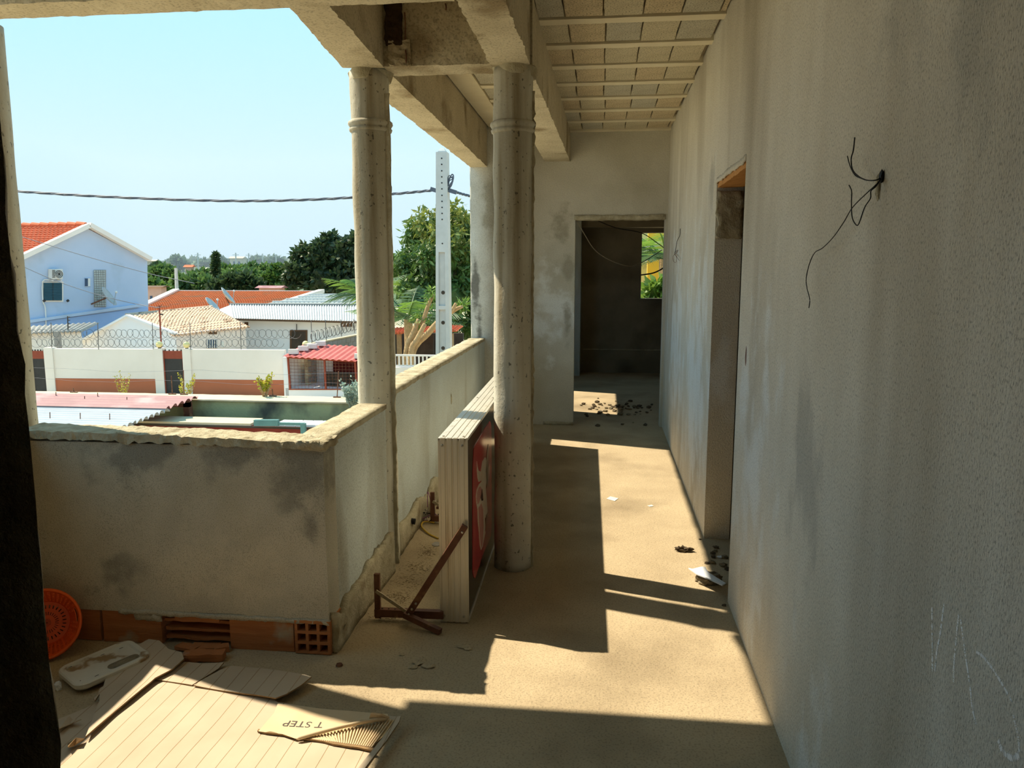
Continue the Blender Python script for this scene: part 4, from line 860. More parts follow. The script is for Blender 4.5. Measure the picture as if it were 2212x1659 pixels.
strip(110, 337, GZ, ZD, .2, .012, 'terracotta_band', 'dado', st); strip(408, 614, GZ, ZD, .2, .012, 'terracotta_band', 'dado', st)
for a_, b_ in ((96, 115), (333, 352), (395, 412)): strip(a_, b_, GZ, ZT + .04, .3, .06, 'white_paint', 'pilaster', st)
strip(612, 622, GZ, ZT - .2, .3, .06, 'white_paint', 'pilaster', st)
def gate(x0, x1, lab):
    p = ow((x0 + x1) / 2, 800); g = thing('steel_gate', lab, 'gate', (p.x, p.y, GZ), 'dark steel gates in the street wall')
    strip(x0, x1, GZ, ow(x0, 775).z, .05, -.02, 'dark_gate', 'leaf', g); strip(x0, x1, ow(x0, 775).z, ow(x0, 758).z, .05, -.01, 'red_gate', 'top_panel', g)
    strip(x0, x0 + 2, GZ, ow(x0, 757).z, .06, .01, 'red_gate', 'frame_post', g); strip(x1 - 2, x1, GZ, ow(x0, 757).z, .06, .01, 'red_gate', 'frame_post', g)
    for k in range(5):
        xx = x0 + (x1 - x0) * (k + .5) / 5; strip(xx - 1, xx + 1, ow(x0, 758).z, ow(x0, 755).z, .04, -.01, 'dark_gate', 'spike', g)
gate(352, 395, 'dark steel gate with a rust red top between two white pilasters'); gate(66, 96, 'dark steel gate with a red top beside the left column')
for i, (x, y) in enumerate([(344, 744), (403, 745), (660, 743)]):
    p = ow(x, y) if i < 2 else at(x, y, 29.6); g = thing('globe_lamp', ['yellow globe lamp on the pilaster left of the dark gate', 'yellow globe lamp on the pilaster right of the dark gate', 'yellow globe lamp behind the red kennel roof'][i], 'lamp', (p.x, p.y, p.z - .14), 'globe lamps on the street wall')
    MB().lathe([(.03, -.15), (.06, -.145), (.06, -.12), (.035, -.11), (.045, -.085)], p, 14).build('base', 'dark_gate', g)
    MB().lathe([(.125 * math.sin(math.pi * k / 12) + .001, -.125 * math.cos(math.pi * k / 12)) for k in range(13)], p, 18).build('globe', 'lamp_globe', g, smooth=True)
def coil(P0, P1, r, n, label, seed, name='razor_wire_coil'):
    P0, P1 = Vector(P0), Vector(P1); m = MB(); N = n * 18; d = (P1 - P0).normalized(); u = d.cross(Vector((0, 0, 1))).normalized(); rr2 = random.Random(seed); pts = []
    ph = [rr2.uniform(-.12, .12) for k in range(n + 2)]
    for k in range(N + 1):
        t = k / N; a = t * n * 2 * math.pi; j = ph[int(t * n)]
        pts.append(P0.lerp(P1, t) + d * math.cos(a) * r * (1 + j) + Vector((0, 0, math.sin(a) * r * (1 + j * .6))) + u * math.sin(a * .5) * r * .25)
    o = m.tube(pts, .009, 3, False).build(name, 'razor_wire'); return tag(recenter(o, (P0 + P1) / 2 - Vector((0, 0, r))), label, 'razor wire', 'razor wire coils on the street wall')
coil(ow(70, 721), ow(640, 722), .165, 46, 'upper coil of razor wire running along the street wall', 1)
coil(ow(70, 741), ow(604, 742), .155, 44, 'lower coil of razor wire just above the street wall top', 2)
BA, BB = at(664, 752, 28.1), at(800, 712, 34.0)
coil(vp(672, 728, BA, BB), vp(778, 700, BA, BB), .20, 26, 'coil of razor wire climbing along the grey block wall', 3)
for i, x in enumerate((112, 213, 331, 412, 521, 672, 703, 736, 764)):
    if x < 640: a, b = ow(x, 755), ow(x - 2, 697)
    else: a, b = vp(x + 2, 745 - (x - 672) * .28, BA, BB), vp(x, 692 - (x - 672) * .03, BA, BB)
    o = MB().tube([a, b], .014, 5).build('wire_post', 'razor_wire'); tag(recenter(o, a), 'thin steel post holding the razor wire, ' + ['beside the left gate', 'before the blue gable', 'left of the tall mast', 'right of the second globe lamp', 'before the brown door house corner', 'at the street wall corner', 'first along the grey block wall', 'second along the grey block wall', 'last before the left column'][i], 'post', 'razor wire posts')
a, b = at(347, 750, 28.6), at(344, 660, 28.6); a.z = GZ; ms = thing('fence_mast', 'tall dark red mast behind the left globe lamp', 'mast', tuple(a))
MB().tube([a, b], [.035, .03], 8).build('pole', 'red_gate', ms)
for t_ in (.1, .45, .9): p = a.lerp(b, t_); MB().bar(p + OD * -.02, p + OD * .14, .04, .05).build('insulator', 'dark_gate', ms)
for k in range(6): p = b + Vector((0, 0, -.05)); MB().tube([p, p + Vector((math.cos(k) * .16, .1 * math.sin(k * 2), .10 * math.sin(k * 1.3)))], .008, 4).build('spike', 'dark_gate', ms)
a, b = ow(147, 712), ow(146, 683); ms = thing('fence_mast', 'short dark insulator mast in front of the blue house', 'mast', tuple(a)); MB().tube([a, b], .02, 6).build('pole', 'dark_gate', ms)
for t_ in (.2, .45, .7, .95): p = a.lerp(b, t_); MB().tube([p, p + OD * .09], .018, 5).build('insulator', 'dark_gate', ms)
# ---- grey block wall climbing away on the right
gb = thing('block_wall', 'grey concrete block wall rising behind the red kennel', 'wall', tuple(vp(720, 750, BA, BB)))
bd = (Vector((BB.x, BB.y, 0)) - Vector((BA.x, BA.y, 0))); bl = bd.length; bd.normalize(); bn = Vector((bd.y, -bd.x, 0)); ztop = vp(690, 741, BA, BB).z
MB().ext([Vector((BA.x, BA.y, GZ)), Vector((BA.x, BA.y, GZ)) + bd * bl, Vector((BA.x, BA.y, GZ)) + bd * bl - bn * .15, Vector((BA.x, BA.y, GZ)) - bn * .15], (0, 0, ztop - GZ - .01)).build('core', 'mortar', gb)
MB().ext([Vector((BA.x, BA.y, ztop)) + bn * .03, Vector((BA.x, BA.y, ztop)) + bd * bl + bn * .03, Vector((BA.x, BA.y, ztop)) + bd * bl - bn * .17, Vector((BA.x, BA.y, ztop)) - bn * .17], (0, 0, .05)).build('coping', 'sand', gb)
proto = None; rn = random.Random(2)
for r in range(7):
    for k in range(int(bl / .42) + 1):
        s = k * .42 + (.21 if r % 2 else 0)
        if s + .40 > bl: continue
        p = Vector((BA.x, BA.y, ztop - .01 - .2 * (r + 1))) + bd * s
        if proto is None:
            m = MB(); m.ext([bn * .012, bd * .40 + bn * .012, bd * .40 - bn * .02, -bn * .02], (0, 0, .185)); off = ORG.pop(gb.name); proto = m.build('block', 'grey_block', gb); ORG[gb.name] = off; o = proto
        else: o = proto.copy(); COL.objects.link(o)
        o.location = p - ORG[gb.name] + bn * rn.uniform(-.004, .004)
# ---- red kennel with a wire mesh front
KA, KB = at(612, 800, 27.3), at(790, 800, 27.0)
def kw(x, y): return vp(x, y, KA, KB)
kd = (Vector((KB.x, KB.y, 0)) - Vector((KA.x, KA.y, 0))).normalized(); kn_ = Vector((kd.y, -kd.x, 0)); back = -kn_ * 1.6
kl = thing('kennel', 'kennel with a sloping red sheet roof and wire mesh front', 'kennel', (kw(700, 850).x, kw(700, 850).y, GZ))
zs = kw(700, 841).z
a, b = kw(617, 845), kw(790, 845); a.z = b.z = GZ; MB().ext([a, b, b + back, a + back], (0, 0, zs - GZ)).build('base_wall', 'white_paint_cool', kl)
zt = kw(622, 772).z
a, b = kw(612, 800), kw(622, 800); a.z = b.z = GZ; MB().ext([a, b, b + back, a + back], (0, 0, zt - GZ)).build('side_wall', 'white_paint_cool', kl)
a, b = kw(622, 800) + back, kw(790, 800) + back; a.z = b.z = zs; MB().ext([a, b, b + back * .06, a + back * .06], (0, 0, 1.0)).build('back_wall', 'dark_red_inside', kl)
a = kw(680, 800) + back * .95; b = kw(622, 800) + back * .95; a.z = b.z = zs - .01; MB().ext([a, b, b + back * .02, a + back * .02], (0, 0, .95)).build('inner_wall', 'white_paint_cool', kl)
a, b = kw(680, 800) + back * .45, kw(790, 800) + back * .45; a.z = b.z = zs; MB().ext([a, b, b + back * .05, a + back * .05], (0, 0, .55)).build('partition', 'shack_dark', kl)
f0, f1, f2, f3 = kw(615, 769), kw(800, 781), kw(800, 781) + back, kw(615, 769) + back; f2.z += .34; f3.z += .30
quadroof(f0 + kn_ * .15, f1 + kn_ * .15, f2, f3, 14, .022, 'red_sheet', 'roof', kl, .012)
def kbar(x0, y0, x1, y1, w=.06): MB().bar(kw(x0, y0), kw(x1, y1), w, w).build('frame_bar', 'red_gate', kl)
kbar(622, 772, 627, 841); kbar(622, 772, 768, 781); kbar(701, 778, 704, 841); kbar(767, 781, 771, 841); kbar(624, 841, 775, 841, .04)
mm = MB()
for k in range(20): x = 628 + k * 7.4; mm.tube([kw(x, 775 + (x - 622) * .06), kw(x + 2, 840)], .006, 4, False)
for k in range(9): y = 783 + k * 7; mm.tube([kw(626, y), kw(770, y + 2)], .006, 4, False)
mm.build('wire_mesh', 'rust_steel', kl)
def hblock(c, lab, rz=0.2):
    g = MB().obox(c, .36, .2, .17, rz); o = g.build('concrete_block', 'appliance'); tag(recenter(o, Vector(c) - Vector((0, 0, .085))), lab, 'block', 'loose blocks on the kennel roof')
    return o
RN = (f1 - f0).cross(f3 - f0).normalized(); RN = RN if RN.z > 0 else -RN
def onroof(s, t): return (f0.lerp(f1, s)).lerp(f3.lerp(f2, s), t) + RN * .13
for i, (s, t_, lab) in enumerate([(.08, .12, 'front block of the row of loose blocks on the kennel roof'), (.13, .40, 'second loose block up the left edge of the kennel roof'), (.19, .60, 'third loose block up the left edge of the kennel roof'), (.24, .84, 'hindmost loose block at the top of the kennel roof'), (.86, .10, 'loose pale block on the right front edge of the kennel roof')]): hblock(onroof(s, t_), lab)

# ---- plants on the street side
def shrubby(px, py, Y, h, n, mat, label, cat, name, stem='bark', lw=.03, seed=0, tall=1.0, base=None):
    p = at(px, py, Y)
    if base is not None: p.z = base
    g = thing(name, label, cat, tuple(p)); r = random.Random(seed); ms_ = MB(); lf = MB()
    for i in range(n):
        a = r.uniform(0, 6.28); l = h * r.uniform(.6, 1) * tall; t = p + Vector((math.cos(a) * l * .35, math.sin(a) * l * .35, l)); mid = p.lerp(t, .5) + Vector((math.cos(a), math.sin(a), 0)) * l * .08
        ms_.tube([p + Vector((r.uniform(-.05, .05), 0, 0)), mid, t], [lw * .5, lw * .4, lw * .2], 4)
        for k in range(26):
            q = p.lerp(t, r.uniform(.35, 1.02)) + Vector((r.gauss(0, 1), r.gauss(0, 1), r.gauss(0, .6))) * h * .05; d = Vector((r.gauss(0, 1), r.gauss(0, 1), r.gauss(.6, .8))).normalized() * h * .11; s_ = d.cross(Vector((r.gauss(0, 1), r.gauss(0, 1), 1))).normalized() * lw * .9
            lf.add([q, q + d * .5 + s_, q + d, q + d * .5 - s_], [(0, 1, 2, 3)])
    ms_.build('stems', stem, g); lf.build('foliage', mat, g)
shrubby(263, 850, 26.6, .55, 6, 'leaf_yellow', 'small yellow green cactus shrub before the terracotta band', 'shrub', 'cactus_shrub', seed=1, base=GZ, tall=1.9)
shrubby(402, 850, 26.5, .8, 9, 'leaf_yellow', 'cluster of thin yellow green stems beside the dark gate', 'shrub', 'cactus_shrub', seed=2, base=GZ, tall=1.35)
shrubby(573, 862, 16.4, .50, 10, 'leaf_yellow', 'yellow green branching shrub on the wall cap before the terracotta band', 'shrub', 'cactus_shrub', seed=3, base=-1.19)
shrubby(762, 872, 15.6, .62, 30, 'leaf_silver', 'feathery silver grey shrub beside the left column', 'shrub', 'silver_shrub', 'leaf_silver', .02, 5, base=-1.3)
shrubby(882, 835, 15.0, .55, 30, 'leaf_silver', 'feathery silver shrub below the white railing', 'shrub', 'silver_shrub', 'leaf_silver', .02, 6, base=-1.3)

# ---- pale tiled cottage
ha = thing('cottage', 'white cottage with a weathered pale tile roof behind the street wall', 'house', (at(380, 740, 33).x, 33, GZ))
c0, c1, c2_ = at(380, 722, 33.0), at(530, 704, 36.5), at(165, 722, 33.6)
def dn(p, z=GZ): return Vector((p.x, p.y, z))
pk = at(276, 681, 33.3)
gl = [dn(c2_), dn(c0), Vector((c0.x, c0.y, c0.z)), pk, at(176, 737, 33.55)]
MB().slab(gl, .2).build('gable_wall', 'white_paint_cool', ha); MB().slab([dn(c0), dn(c1), c1, c0], .2).build('front_wall', 'lit_white_paint', ha)  # same white wall: cool tint paints the shaded gable, warm tint the lit front
e_l, e_r = at(372, 727, 32.8), at(540, 707, 36.6); m_l, m_r = at(352, 710, 33.6), at(508, 690, 37.6); r_l, r_r = at(272, 681, 36.6), at(458, 663, 41)
quadroof(m_l, m_r, r_r, r_l, 22, .045, 'pale_tile', 'roof', ha, .05, 12, .03); quadroof(e_l, e_r, m_r, m_l, 22, .045, 'pale_tile', 'lower_roof', ha, .05, 4, .03)
MB().tube(smooth_path([r_l, r_r], 4), .10, 8).build('ridge_cap', 'pale_tile', ha); MB().bar(pk, c0 + Vector((0, 0, .03)), .25, .08).build('verge', 'white_paint_cool', ha); MB().bar(at(170, 739, 33.5), pk, .25, .08).build('verge', 'white_paint_cool', ha)
def hw(x, y): return vp(x, y, c0, c1)
def onwall(f, x0, x1, y0, y1, mat, name, parent, t=.06, out=.03):
    q = [f(x0, y0), f(x1, y0), f(x1, y1), f(x0, y1)]; q = [p + (Vector(CAMP) - p).normalized() * out for p in q]; return MB().slab(q, t).build(name, mat, parent)
w_ = onwall(hw, 447, 470, 734, 752, 'dark_glass', 'window', ha); 
for k in range(5): onwall(hw, 448 + k * 5, 449.5 + k * 5, 734, 752, 'appliance', 'window_bar', ha, .03, .07)
onwall(hw, 451, 469, 715, 722, 'brown_door', 'vent', ha); onwall(hw, 478, 484, 738, 750, 'appliance', 'window_bar', ha, .03, .05)
# ---- metal roofed row house
hb_ = thing('row_house', 'long white house with a ribbed metal roof', 'house', (at(650, 740, 41).x, 41, GZ))
f0_, f1_ = at(524, 690, 40), at(800, 695, 40.5)
MB().slab([dn(f0_), dn(f1_), f1_, f0_], .2).build('front_wall', 'white_paint_cool', hb_); MB().slab([dn(f0_), dn(at(500, 690, 44)), at(500, 684, 44), f0_], .2).build('side_wall', 'white_paint_cool', hb_)
quadroof(at(503, 689, 39.5), at(800, 696, 39.8), at(800, 661, 47), at(497, 659, 46), 56, .05, 'metal_roof', 'roof', hb_, .02); 
MB().slab([at(503, 689, 39.5), at(466, 671, 42), at(497, 659, 46)], .03).build('hip_roof', 'metal_roof', hb_)
MB().bar(at(497, 659, 46.1), at(800, 660, 47.1), .3, .22).build('ridge_parapet', 'grey_block', hb_); MB().bar(at(503, 690, 39.45), at(800, 697, 39.75), .05, .10).build('gutter', 'brown_door', hb_)
def rw(x, y): return vp(x, y, f0_, f1_)
d_ = onwall(rw, 626, 664, 713, 765, 'brown_door', 'door', hb_); onwall(rw, 640, 641, 700, 713, 'dark_gate', 'downpipe', hb_, .05, .1); onwall(rw, 640, 646, 692, 695, 'dark_gate', 'downpipe', hb_, .05, .1)
onwall(rw, 736, 760, 697, 706, 'brown_door', 'vent', hb_); onwall(rw, 528, 536, 696, 704, 'brown_door', 'vent', hb_); onwall(rw, 630, 660, 716, 752, 'shack_dark', 'door_panel', hb_, .02, .05)
# ---- big orange tiled roof
hc = thing('tiled_house', 'low house with a wide orange tile roof and white verges', 'house', (at(500, 650, 55).x, 55, GZ - 1))
A_, B_, C_, D_ = at(285, 675, 50), at(575, 668, 51), at(695, 631, 66), at(381, 630, 64)
quadroof(A_, B_, C_, D_, 58, .05, 'orange_tile', 'roof', hc, .06, 26, .06)
MB().bar(A_ + Vector((0, 0, .05)), D_ + Vector((0, 0, .1)), .5, .3).build('verge', 'appliance', hc); MB().bar(B_ + Vector((0, 0, .05)), C_ + Vector((0, 0, .1)), .5, .3).build('verge', 'appliance', hc); MB().bar(D_, C_, .4, .25).build('ridge_cap', 'appliance', hc)
MB().slab([dn(A_, -5), dn(B_, -5), B_, A_], .3).build('front_wall', 'cream_house', hc); MB().slab([dn(B_, -5), dn(C_, -5), C_, B_], .3).build('side_wall', 'cream_house', hc)
gs = thing('sheet_roof_building', 'building with a weathered grey sheet roof behind the metal roof', 'house', (at(700, 650, 52).x, 52, GZ - 1))
A_, B_, C_, D_ = at(560, 660, 49.5), at(830, 660, 50), at(830, 634, 62), at(682, 636, 62)
quadroof(A_, B_, C_, D_, 26, .04, 'grey_sheet', 'roof', gs, .04); MB().slab([dn(A_, -5), dn(B_, -5), B_, A_], .3).build('front_wall', 'cream_house', gs)
for k in range(4): MB().bar(A_.lerp(D_, .2 + k * .22) + Vector((0, 0, .1)), B_.lerp(C_, .2 + k * .22) + Vector((0, 0, .1)), .12, .1).build('batten', 'appliance', gs)
# ---- satellite dishes
def dish(c, r, nrm, base, label):
    c = Vector(c); nrm = Vector(nrm).normalized(); g = thing('satellite_dish', label, 'satellite dish', tuple(base), 'satellite dishes'); R = nrm.to_track_quat('Z', 'Y').to_matrix()
    prof = [(r * k / 6 + .002, .28 * r * (k / 6) ** 2 - .1 * r) for k in range(7)]
    m = MB(); n = 24
    for (rr3, z) in prof:
        for k in range(n): a = 2 * math.pi * k / n; m.v.append(c + R @ Vector((math.cos(a) * rr3, math.sin(a) * rr3, z)))
    for j in range(6):
        for k in range(n): m.f.append((j * n + k, j * n + (k + 1) % n, (j + 1) * n + (k + 1) % n, (j + 1) * n + k))
    m.f.append(tuple(range(n))); m.build('reflector', 'dish_grey', g, smooth=True, solid=.02)
    MB().tube([base, c - nrm * r * .15], .04, 6).build('mount', 'rust_steel', g); f = c + nrm * r * .9; MB().tube([c - R @ Vector((0, r * .9, 0)), f], .02, 5).build('feed_arm', 'dish_grey', g); MB().blob(f, .07, .1).build('feed_horn', 'appliance', g)
p = at(490, 640, 47.0); dish(p, .62, (.75, .25, .60), at(496, 657, 47.0), 'grey satellite dish standing before the orange tile roof')
p = at(457, 659, 41.5); dish(p, .50, (.72, .12, .65), at(463, 672, 42), 'pale satellite dish at the left end of the metal roof')
# ---- pale blue house
HA, HB = at(20, 600, 34.5), at(318, 600, 41.0)
def bw(x, y): return vp(x, y, HA, HB)
hd = (Vector((HB.x, HB.y, 0)) - Vector((HA.x, HA.y, 0))).normalized(); hnrm = Vector((hd.y, -hd.x, 0)); hnrm = hnrm if hnrm.dot(Vector((0, 0, 1.6)) - HA) > 0 else -hnrm
bh = thing('blue_house', 'pale blue two storey house with a gable and red tile roof', 'house', (bw(200, 700).x, bw(200, 700).y, GZ))
MB().slab([dn(bw(20, 700)), dn(bw(318, 700)), bw(318, 563), bw(186, 492), bw(20, 571)], .25).build('gable_wall', 'blue_paint', bh)
MB().slab([bw(20, 703) + hnrm * .06, bw(318, 664) + hnrm * .06, dn(bw(318, 700)) + hnrm * .06, dn(bw(20, 700)) + hnrm * .06], .1).build('lower_band', 'blue_band', bh)
MB().bar(bw(20, 700) + hnrm * .1, bw(300, 659) + hnrm * .1, .2, .14).build('string_course', 'blue_paint', bh)
for p0, p1 in (((20, 569), (187, 490)), ((187, 488), (320, 562))): MB().bar(bw(*p0) + hnrm * .15 + Vector((0, 0, .06)), bw(*p1) + hnrm * .15 + Vector((0, 0, .06)), .42, .22).build('verge', 'white_paint', bh)
rdg = bw(186, 490); dv = -hnrm * 9; eL = bw(20, 569)
dvl = Vector((-9.0, 1.2, 0))
quadroof(eL, eL + dvl, rdg + dvl, rdg, 34, .05, 'red_tile', 'roof', bh, .06, 16, .06)
for k in range(16):
    a = rdg + dvl * (k / 16) + Vector((0, 0, .10)); b = rdg + dvl * ((k + .93) / 16) + Vector((0, 0, .14)); MB().tube([a, b], [.13, .15], 8).build('ridge_tile', 'red_tile', bh)
eR = bw(320, 562); quadroof(eR, eR + dvl, rdg + dvl, rdg, 20, .05, 'red_tile', 'back_roof', bh, .06, 8, .05)
wf = onwall(bw, 92, 137, 608, 652, 'white_paint', 'window_frame', bh, .06, .04); ws = onwall(bw, 95, 134, 611, 649, 'teal_shutter', 'shutter', bh, .05, .10)
for k in range(11): onwall(bw, 96, 133, 612.5 + k * 3.4, 614 + k * 3.4, 'teal_shutter', 'shutter_slat', bh, .03, .14)
onwall(bw, 114, 115.4, 611, 649, 'dark_gate', 'shutter_stile', bh, .02, .14)
onwall(bw, 183, 196, 600, 619, 'blue_paint', 'small_window_frame', bh, .05, .04); onwall(bw, 184, 190, 601.5, 618, 'dark_glass', 'small_window', bh, .05, .08); onwall(bw, 190, 195, 601.5, 618, 'appliance', 'small_window_leaf', bh, .04, .07)
onwall(bw, 203.5, 229, 583, 663.5, 'grey_block', 'lattice_frame', bh, .05, .04)
for i in range(5):
    for j in range(16): onwall(bw, 204.3 + i * 4.9 - (15 - j) * .18 + 1.5, 208.4 + i * 4.9 - (15 - j) * .18 + 1.5, 584 + j * 4.95, 587.8 + j * 4.95, 'glass_block', 'glass_block', bh, .04, .08)
for k in range(2): MB().tube([bw(91 + k * 51, 651) + hnrm * .1, bw(94 + k * 51, 648) + hnrm * .16], .06, 6).build('shutter_latch', 'dark_gate', bh)
MB().tube(smooth_path([bw(104, 605) + hnrm * .12, bw(90, 608) + hnrm * .08, bw(91, 650) + hnrm * .08, bw(96, 665) + hnrm * .08, bw(97, 712) + hnrm * .12], 3), .03, 5).build('drain_pipe', 'appliance', bh)
ac = thing('air_conditioner', 'white outdoor air conditioner unit on the blue gable above the shutters', 'air conditioner', tuple(bw(114, 604)))
q = [bw(103, 581), bw(127, 581), bw(127, 603), bw(103, 603)]; cxm = (q[0] + q[2]) / 2 + hnrm * .22
MB().ext([p + hnrm * .02 for p in q], hnrm * .36).build('casing', 'appliance', ac, bevel=.02)
fc = bw(118, 592) + hnrm * .39
Rf = hnrm.to_track_quat('Z', 'Y').to_matrix()
MB().add([fc + Rf @ Vector((math.cos(2 * math.pi * k / 24) * .21, math.sin(2 * math.pi * k / 24) * .21, 0)) for k in range(24)], [tuple(range(24))]).build('fan_opening', 'dark_grille', ac, solid=.01)
for r3 in (.08, .14, .2): MB().tube([fc + hnrm * .02 + Rf @ Vector((math.cos(2 * math.pi * k / 24) * r3, math.sin(2 * math.pi * k / 24) * r3, 0)) for k in range(25)], .012, 4, False).build('fan_guard', 'appliance', ac)
for k in range(6): MB().bar(bw(103.2, 584 + k * 3) + hnrm * .395, bw(109.5, 584 + k * 3) + hnrm * .395, .02, .03).build('grille_slat', 'dark_grille', ac)
MB().bar(bw(106, 604) + hnrm * .02, bw(106, 606) + hnrm * .38, .05, .05).build('bracket', 'appliance', ac); MB().bar(bw(124, 604) + hnrm * .02, bw(124, 606) + hnrm * .38, .05, .05).build('bracket', 'appliance', ac)
p = bw(211, 641) + hnrm * .9; dish(p, .55, (.80, .28, .52), bw(196, 657) + hnrm * .05, 'grey satellite dish on the blue gable beside the glass blocks')
# lean-to left of the cottage
lt = thing('lean_to', 'low white lean-to with a grey weathered roof below the blue house', 'shed', (at(140, 740, 31).x, 31, GZ))
quadroof(at(20, 722, 29.5), at(176, 716, 31.5), at(214, 697, 33), at(20, 708, 31), 16, .03, 'grey_block', 'roof', lt, .04); MB().slab([dn(at(20, 720, 29.7)), dn(at(176, 716, 31.6)), at(176, 716, 31.6), at(20, 722, 29.7)], .2).build('front_wall', 'white_paint', lt)
MB().slab([dn(at(115, 722, 29.6)), dn(at(126, 722, 29.6)), at(126, 716, 29.6), at(115, 716, 29.6)], .15).build('pillar', 'grey_block', lt)

# ---- utility pole and overhead cables
PB = at(958, 770, 18.0); pz0 = GZ; ptop = at(956, 330, 18.0); px_ = PB.x
pl = thing('utility_pole', 'tapered pale concrete utility pole with a row of holes', 'pole', (px_, 18.0, GZ))
hb0, hb1 = .20, .125; htot = ptop.z - GZ
def pw(z): return hb0 + (hb1 - hb0) * (z - GZ) / htot
def pbox(z0, z1, s0, y0, y1, mat, name, x0=-1, x1=1):
    vs = []
    for z in (z0, z1):
        w = pw(z) * s0; cx2 = px_ + (ptop.x - px_) * (z - GZ) / htot
        vs += [(cx2 + w * x0, 18 + y0, z), (cx2 + w * x1, 18 + y0, z), (cx2 + w * x1, 18 + y1, z), (cx2 + w * x0, 18 + y1, z)]
    return MB().add(vs, [(0, 3, 2, 1), (4, 5, 6, 7), (0, 1, 5, 4), (1, 2, 6, 5), (2, 3, 7, 6), (3, 0, 4, 7)]).build(name, mat, pl)
pbox(GZ, ptop.z, 1, -.10, .14, 'pole_concrete', 'shaft')
zA, zB, zC = at(958, 545, 18).z, at(958, 660, 18).z, at(958, 668, 18).z
pbox(zA, ptop.z, 1, -.149, -.10, 'pole_concrete', 'web', -.55, .45); pbox(zC, zB, 1, -.149, -.10, 'pole_concrete', 'web', -.55, .45)
pbox(GZ, ptop.z, 1, -.15, -.10, 'pole_concrete', 'flange', -1, -.55); pbox(GZ, ptop.z, 1, -.15, -.10, 'pole_concrete', 'flange', .45, 1)
MB().lathe([(.13, 0), (.12, .03), (.06, .09), (.01, .1)], ptop, 4, rot=Matrix.Rotation(math.pi / 4, 3, 'Z')).build('cap', 'pole_concrete', pl)
for y in (342, 355, 369, 382, 395, 408, 422, 435, 448, 461, 474, 526):
    p = at(954 + (y - 342) * .008, y, 17.845); MB().tube([p, p + Vector((0, .02, 0))], .017, 8).build('hole', 'wire_black', pl)
for y in (632, 697, 752): p = at(957, y, 17.895); MB().tube([p, p + Vector((0, .02, 0))], .045, 10).build('slot', 'shack_dark', pl)
def cable(pts, r, label, mat='cable_grey', twist=0):
    g = smooth_path(pts, 8)
    if not twist: o = MB().tube(g, r, 5).build('overhead_cable', mat)
    else:
        m = MB()
        for s in range(3): m.tube([p + Vector((0, math.sin(k * 1.3 + s * 2.1) * r, math.cos(k * 1.3 + s * 2.1) * r)) for k, p in enumerate(g)], r * .7, 4)
        o = m.build('overhead_cable', mat)
    tag(recenter(o, pts[0]), label, 'cable', 'overhead cables')
cable([at(-140, 398, 18), at(35, 413, 18), at(250, 426, 18), at(500, 434, 18), at(700, 430, 18), at(850, 419, 18), at(945, 410, 18)], .022, 'thick twisted overhead cable sagging from the left to the utility pole', twist=1)
cable([at(968, 408, 18), at(985, 415, 18.3), at(1018, 424, 19), at(1080, 436, 20)], .022, 'twisted overhead cable leaving the utility pole to the right', twist=1)
cable([at(0, 498, 30), at(52, 513, 30), at(180, 552, 30), at(318, 590, 30), at(420, 612, 30)], .014, 'upper thin cable crossing in front of the blue gable')
cable([at(0, 555, 30), at(52, 577, 30), at(130, 610, 30), at(230, 642, 30), at(318, 661, 30), at(345, 664, 28)], .014, 'lower thin cable crossing in front of the blue gable')
cw_ = thing('pole_wiring', 'tangled blue grey service wires clamped to the utility pole', 'wire', tuple(at(968, 410, 17.9)))
rn = random.Random(8)
for k in range(7):
    q = [at(966, 404 + rn.uniform(-4, 8), 17.95), at(966 + rn.uniform(2, 6), 392 + rn.uniform(-12, 8), 17.9), at(975 + rn.uniform(-4, 5), 378 + rn.uniform(-3, 12), 17.9), at(979, 384 + rn.uniform(-3, 8), 17.9), at(972 + rn.uniform(-2, 4), 400, 17.9), at(968, 411, 17.95)]
    MB().tube(smooth_path(q, 5), .010, 4).build('wire_strand', 'cable_grey', cw_)
for x, y in ((978, 414), (938, 411)): MB().bar(at(x - 8, y - 3, 17.95), at(x + 8, y + 2, 17.95), .07, .09).build('clamp', 'cable_grey', cw_)

# ---- trees
def leaves(blobs, n, ll, lw, seed, droop=.3, shell=.55):
    rng = np.random.default_rng(seed); vol = np.array([b[1] ** 2 for b in blobs]); vol = vol / vol.sum(); V = []
    for b, f in zip(blobs, vol):
        k = max(8, int(n * f)); d = rng.normal(size=(k, 3)); d /= np.linalg.norm(d, axis=1)[:, None]
        bump = 1 + .22 * np.sin(d[:, 0] * 5 + seed) * np.cos(d[:, 2] * 6 + seed * 2) + .12 * np.sin(d[:, 1] * 11 + d[:, 2] * 9)
        r = rng.uniform(shell, 1.05, k) * bump; c = np.array(b[0]) + d * (r * b[1])[:, None] * np.array([1, 1, b[2] if len(b) > 2 else .85])
        ax_ = rng.normal(size=(k, 3)) + d * .6; ax_[:, 2] -= droop; ax_ /= np.linalg.norm(ax_, axis=1)[:, None]
        sd = np.cross(ax_, rng.normal(size=(k, 3)) + d); sd /= np.linalg.norm(sd, axis=1)[:, None]
        s = rng.uniform(.7, 1.3, k)[:, None]
        V.append(np.stack([c, c + ax_ * ll * .5 * s + sd * lw * s, c + ax_ * ll * s, c + ax_ * ll * .5 * s - sd * lw * s], 1).reshape(-1, 3))
    return np.concatenate(V)
